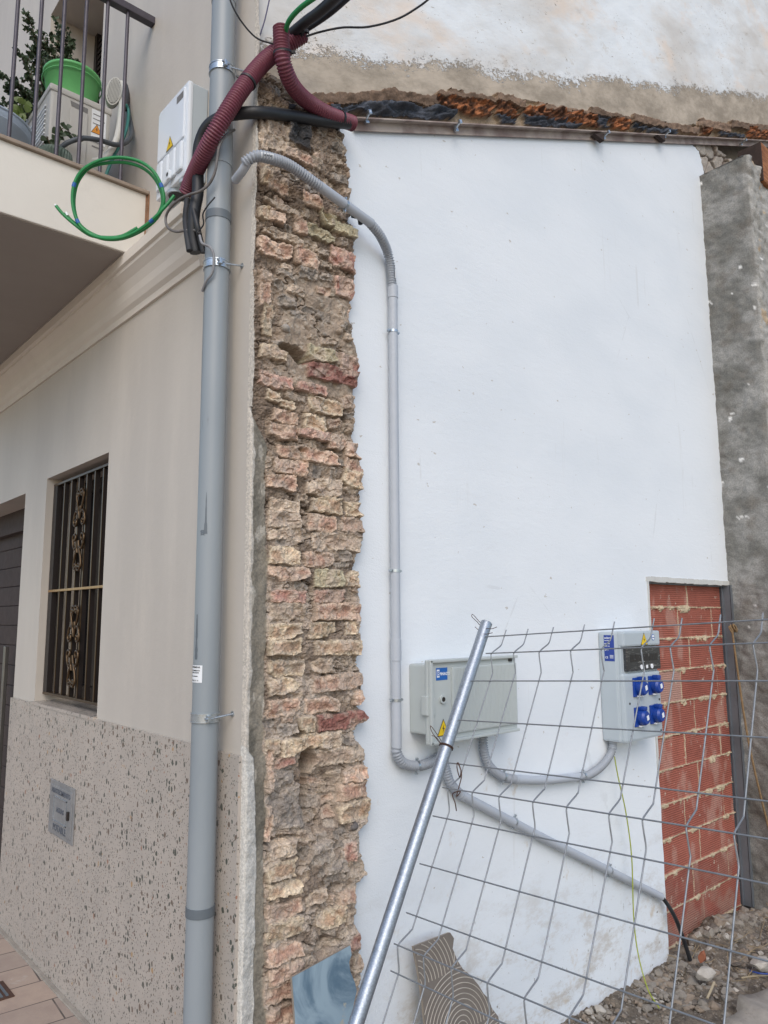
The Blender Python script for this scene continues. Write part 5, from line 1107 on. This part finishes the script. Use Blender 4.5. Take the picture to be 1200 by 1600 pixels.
# oval grey grille head with insulated pipes on the wall
oc=P(178,142,'y',1.12)
vh=empty('oval_grille_head',tuple(oc),'pale oval perforated grille head beside the white insulated pipe on the balcony wall','vent')
ea=np.array([.95,-.3,.0]);ea/=np.linalg.norm(ea); eb=np.array([.12,0,1.]);eb/=np.linalg.norm(eb); en=np.cross(ea,eb); en=en if en[1]<0 else -en
def oval(ra,rb,off,th,name,mat,par):
    n=40; return MB().prism([oc+ea*ra*math.cos(2*math.pi*k/n)+eb*rb*math.sin(2*math.pi*k/n)+en*off for k in range(n)],-en*th).build(name,mat,par)
oval(.034,.076,.0,.03,'housing',m_insul,vh); oval(.028,.068,.002,.002,'grille_plate',m_acd,vh)
hm=MB()
for i in range(-4,5):
    for j in range(-10,11):
        if (i/4.6)**2+(j/10.5)**2<1: p_c=oc+ea*i*.0062+eb*j*.0062; hm.obox(p_c+en*.003,ea*.0022,en*.001,eb*.0022)
hm.build('perforation',m_insul,vh)
Q=lambda px,py,x: P(px,py,'x',x)
ip=MB().tube(spline([P(190,130,'y',1.2),P(191,150,'y',1.15),P(188,185,'y',1.05),P(183,215,'y',.99),P(172,237,'y',.97),P(156,250,'y',.97),P(146,252,'y',.99)],8),.014,14).build('insulated_pipe',m_insul); tag(ip,'white insulated refrigerant pipe curving down beside the air conditioner','pipe')
ip=MB().tube(spline([P(206,114,'y',1.25),P(203,125,'y',1.22),P(199,150,'y',1.16),P(196,170,'y',1.12)],6),.014,12,True,None).build('black_pipe_wrap',m_blackold); tag(ip,'black taped pipe bundle running up the wall behind the white pipe','pipe')
ip=MB().tube(spline([P(197,163,'y',1.1),P(201,175,'y',1.1),P(198,200,'y',1.05),P(190,222,'y',1.0),P(180,240,'y',.98),P(170,262,'y',.98),P(160,290,'y',.98)],8),.007,10).build('teal_pipe',m_teal); tag(ip,'thin teal pipe behind the last balcony bar','pipe')
ip=MB().tube(spline([P(200,168,'y',1.15),P(205,195,'y',1.1),P(205,212,'y',1.02),P(196,223,'y',.96),P(180,226,'y',.94),P(155,219,'y',.93),P(130,216,'y',.93),P(108,222,'y',.94),P(94,231,'y',.96)],8),.0105,12).build('grey_hose',simple('grey_hose_rubber',srgb(74,80,86),.5,0,.15,20)); tag(ip,'dark grey hose looping along the inside of the balcony bars','hose')

# ================================================================== SERVICE BOX AND CABLES ON THE CORNER
ex0=-.088; ey0,ey1=.342,.605; ez0,ez1=3.262,3.655
eb_=empty('service_fuse_box',(ex0/2,(ey0+ey1)/2,ez0),'glossy white service box mounted beside the downpipe above the cornice','electrical box')
MB().box((-.001,ey0+.006,ez0),(ex0+.02,ey1-.006,ez1),.006).build('body',m_box2,eb_)
cvr=MB().box((ex0+.022,ey0,ez0+.004),(ex0,ey1,ez1),.009).build('cover',m_boxw,eb_)
zz_=ez0+.15
cv2=MB().box((ex0+.003,ey0+.022,zz_+.012),(ex0-.006,ey1-.012,ez1-.02),.005); cv2.build('upper_panel',m_boxw,cvr)
for k in range(4): MB().box((ex0+.003,ey0+.024+k*.057,ez0+.03),(ex0-.012,ey0+.074+k*.057,zz_),.010).build('moulded_rib',m_boxw,cvr)
lk=MB().box((ex0-.010,ey0+.10,ez0+.022),(ex0-.022,ey0+.128,ez0+.058),.003).build('lock',m_boxw,cvr); MB().cyl((ex0-.021,ey0+.114,ez0+.042),(ex0-.023,ey0+.114,ez0+.042),.008,14).build('keyhole',m_ink,lk)
wc_=(ex0-.0065,ey0+.135,(ez0+ez1)/2-.005); warn(cvr,wc_,.062,(0,-1,0),(0,0,1))
MB().box((ex0-.0064,ey0+.03,ez1-.062),(ex0-.0070,ey0+.085,ez1-.034)).build('maker_plate',m_acd,cvr)
for (cx,cy_,r__) in ((-.05,ey0+.052,.030),(-.05,ey0+.15,.033)): MB().cyl((cx,cy_,ez0+.004),(cx,cy_,ez0-.010),r__+.006,24).build('gland_rim',m_box2,eb_); MB().cyl((cx,cy_,ez0-.0095),(cx,cy_,ez0-.012),r__,24).build('cable_hole',m_black,eb_)
# dark red corrugated conduits
rA=[K(292,303,2.71),K(300,280,2.68),K(318,242,2.60),K(340,200,2.55),K(372,148,2.56),K(402,108,2.60),K(430,82,2.63),K(475,52,2.64)]
o=empty('red_conduit',tuple(rA[3]),'dark red corrugated conduit slanting up across the downpipe from the service box','conduit')
corrugated(MB(),rA,.0300,.0096,.0056,24).build('corrugated_tube',m_red,o)
o2=empty('red_conduit',tuple(K(441,80,2.6)),'dark red corrugated conduit bending down to the top of the white wall','conduit')
rB=[K(439,42,2.57),K(440,68,2.57),K(443,98,2.58),K(456,132,2.64),K(480,158,2.73),K(512,178,2.80),K(551,193,2.89)]
corrugated(MB(),rB,.0290,.0096,.0056,24).build('corrugated_tube',m_red,o2)
MB().cyl(rB[0]-(rB[1]-rB[0])*.004,rB[0]+(rB[1]-rB[0])*.01,.024,20).build('dark_mouth',m_black,o2)
def strap(par,path,i,r,name='cable_tie'):
    a,b=path[i],path[i+1]; t=(b-a)/np.linalg.norm(b-a); c=(a+b)/2; MB().cyl(c-t*.004,c+t*.004,r+.0015,20).build(name,m_black,par)
    s_=np.cross(t,-Fv); s_/=np.linalg.norm(s_); MB().obox(c-s_*(r+.006),s_*.008,t*.004,-Fv*.004).build(name,m_black,par)
strap(o,rA,4,.0305); strap(o2,rB,1,.031); strap(o2,rB,5,.0305)
# black cables
def cable(name,pts,r,mat,label,cat='cable',group=None,seg=12,n=8):
    q=MB().tube(spline(pts,n),r,seg).build(name,mat); tag(q,label,cat,group); return q
cable('thick_black_cable',[K(306,395,2.62),K(302,370,2.62),K(303,335,2.62),K(309,300,2.64),K(309,260,2.66),K(312,225,2.66),K(325,197,2.64),K(350,182,2.62),K(378,177,2.60),K(400,176,2.60),K(425,177,2.64),K(460,182,2.72),K(500,189,2.79),K(545,193,2.87)],.021,m_black,'thick black cable sleeve passing behind the red conduit and along the top of the bricks')
cable('black_cable',[K(318,395,2.60),K(313,375,2.60),K(308,352,2.59),K(300,318,2.62)],.010,m_black,'short black cable hanging beside the cornice end')
cable('black_cable',[K(296,392,2.60),K(292,365,2.62),K(290,340,2.66),K(293,312,2.7)],.011,m_blackold,'dusty black cable below the lower end of the slanting red conduit')
cable('overhead_cable',[K(458,50,2.62),K(480,32,2.55),K(505,14,2.5),K(545,-22,2.4)],.017,m_black,'thickest black overhead cable entering the red conduit mouths','cable')
cable('overhead_cable',[K(466,54,2.66),K(492,38,2.6),K(520,18,2.52),K(556,-14,2.44)],.009,m_blackold,'thinner dusty black overhead cable on the right of the bundle','cable')
cable('overhead_cable',[K(460,44,2.6),K(478,28,2.56),K(498,12,2.5),K(520,-8,2.45)],.007,m_black,'slim black overhead cable on the left of the bundle','cable')
cable('overhead_cable',[K(446,50,2.56),K(452,32,2.52),K(470,12,2.46),K(498,-8,2.4)],.0085,m_green,'green overhead cable coming out of the red conduit mouth','cable')
jn=MB(); rj=np.random.RandomState(9)
for i in range(9): c_=K(462+rj.rand()*18,34+rj.rand()*22,2.58+rj.rand()*.05); d_=rj.randn(3); d_/=np.linalg.norm(d_); jn.obox(c_,d_*.012,np.cross(d_,[0,0,1.])*.006,np.array([0,0,.007]),.002)
jn=jn.build('cable_connector',m_black); tag(jn,'lumpy black connector cluster where the overhead cables meet the red conduits','connector')
cable('thin_overhead_wire',[K(478,57,2.6),K(500,50,2.6),K(535,43,2.58),K(575,42,2.55),K(620,30,2.5),K(655,10,2.46),K(680,-10,2.42)],.0036,m_blackold,'thin black wire sagging to the upper right in front of the old plaster','wire',seg=6)
cable('thin_overhead_wire',[K(356,-10,2.5),K(366,15,2.52),K(382,40,2.55),K(402,60,2.58),K(428,69,2.6)],.0032,m_blackold,'thin dark wire coming down past the top of the downpipe','wire',seg=6)
cable('thin_overhead_wire',[K(423,-10,2.7),K(414,30,2.7),K(405,60,2.7),K(400,86,2.72)],.0026,simple('violet_grey_wire',srgb(92,88,116),.6),'thin violet-grey wire running straight up beside the red conduit','wire',seg=6)
cable('grey_cable',[K(366,203,2.66),K(352,212,2.58),K(343,228,2.56),K(340,245,2.56),K(336,268,2.56),K(327,287,2.57),K(312,299,2.58),K(296,304,2.6),K(280,312,2.63),K(266,325,2.66),K(259,340,2.68),K(262,355,2.66),K(275,362,2.64),K(290,360,2.62),K(305,360,2.6),K(312,363,2.58)],.0048,m_greywire,'thin grey cable draped over the downpipe and looping below the service box','cable',seg=8)
cable('grey_cable',[K(312,368,2.57),K(316,380,2.55),K(328,386,2.54),K(334,400,2.53),K(332,425,2.53),K(322,440,2.54),K(316,455,2.56)],.0045,simple('pale_grey_cable',srgb(138,138,140),.6,0,.2,30),'pale grey cable end dangling down the front of the downpipe','cable',seg=8)
cable('frayed_wire',[K(336,308,2.54),K(324,322,2.54),K(317,335,2.55),K(318,350,2.56),K(310,362,2.57)],.0026,m_black,'short frayed black wire sticking up on the downpipe','wire',seg=6)
# green coil
th0=np.linspace(0,1,90); cp_=[]
cx_,cz_=187,312
def el(a,rx,ry,k): return K(cx_+rx*math.cos(a),cz_-ry*math.sin(a),k)
for i,t in enumerate(np.linspace(0,1,70)):
    a=-1.9-t*(2*math.pi*2.0+1.1)
    cp_.append(el(a,71+3.5*math.sin(a*.5+1)+2*t,59+4*math.cos(a*.47),2.74+.02*math.sin(a*1.5)))
tail=[K(86,320,2.72),K(93,330,2.72),K(104,341,2.72),K(118,352,2.73),K(138,366,2.74)]
tail2=[K(105,334,2.74),K(112,343,2.73),K(124,356,2.73),K(146,371,2.73)]
lead=[K(272,306,2.72),K(264,316,2.71),K(256,325,2.70),K(244,338,2.70),K(228,352,2.71),K(205,366,2.72),K(180,373,2.72),K(150,370,2.73),K(128,356,2.73),K(117,335,2.73),K(113,310,2.73),K(117,285,2.73),K(130,265,2.73),K(155,251,2.73),K(185,246,2.73),K(215,251,2.73),K(238,266,2.72),K(252,290,2.72),K(256,315,2.72),K(247,338,2.73),K(228,356,2.74),K(200,370,2.75),K(170,373,2.75),K(145,366,2.75),K(124,350,2.74),K(116,325,2.745),K(117,300,2.745),K(124,280,2.745),K(140,262,2.745),K(165,255,2.745),K(195,254,2.745),K(222,262,2.745),K(241,278,2.745),K(252,300,2.745),K(253,322,2.75),K(240,344,2.76),K(218,362,2.76),K(190,373,2.765),K(160,373,2.765),K(135,361,2.76),K(112,345,2.75),K(102,333,2.75)]
gc_=MB().tube(spline(lead,6),.0062,10).tube(spline([K(88,322,2.74),K(98,334,2.735),K(116,350,2.735),K(140,367,2.74),K(165,371,2.745),K(190,369,2.75),K(215,356,2.755)],6),.0062,10).build('green_cable_coil',m_green); tag(gc_,'coil of green cable hanging from the service box in front of the balcony','cable coil')
for px,py,k in ((119,290,2.725),(119,345,2.725),(250,288,2.715),(237,346,2.70)):
    c_=K(px,py,k); i_=min(range(len(lead)),key=lambda j:np.linalg.norm(lead[j]-c_)); ln=spline(lead,6); m_i=min(range(1,len(ln)-1),key=lambda j:np.linalg.norm(ln[j]-c_)); t=ln[m_i+1]-ln[m_i-1]; t/=np.linalg.norm(t); MB().cyl(ln[m_i]-t*.008,ln[m_i]+t*.008,.0072,10).build('blue_tape_band',m_bluetape,gc_)
for (a,b) in (((86,320),(89,324)),((103,332),(106,337))): MB().cyl(K(a[0],a[1],2.743),K(b[0],b[1],2.74),.0045,8).build('cut_end',m_lwhite,gc_)
# drain grate in the paving at the lower left
g=P(2,1548,'z',.002); dg_=empty('drain_grate',(g[0],g[1],0),'rusty drain grate in the paving at the lower left edge','drain')
MB().box((g[0]-.12,g[1]-.09,.0),(g[0]+.03,g[1]+.09,.005),.002).build('frame',simple('rusty_iron',srgb(96,70,58),.8,.3,.3,20,.4),dg_)
gg=MB()
for i in range(6): gg.box((g[0]-.11+i*.022,g[1]-.075,.004),(g[0]-.10+i*.022,g[1]+.075,.008))
gg.build('grate_bars',m_pipeband,dg_)
# repeats of one kind share a group
for pre,gname in (('grey_conduit','grey conduits clamped to the party wall'),('red_conduit','dark red conduits at the house corner'),('overhead_cable','overhead cables entering the red conduits'),('thin_overhead_wire','thin overhead wires'),('black_cable','black cables'),('grey_cable','thin grey cables on the downpipe'),('stone_chunk','loose stones in the rubble')):
    for o in S.objects:
        if o.parent is None and o.name.split('.')[0]==pre: o['group']=gname
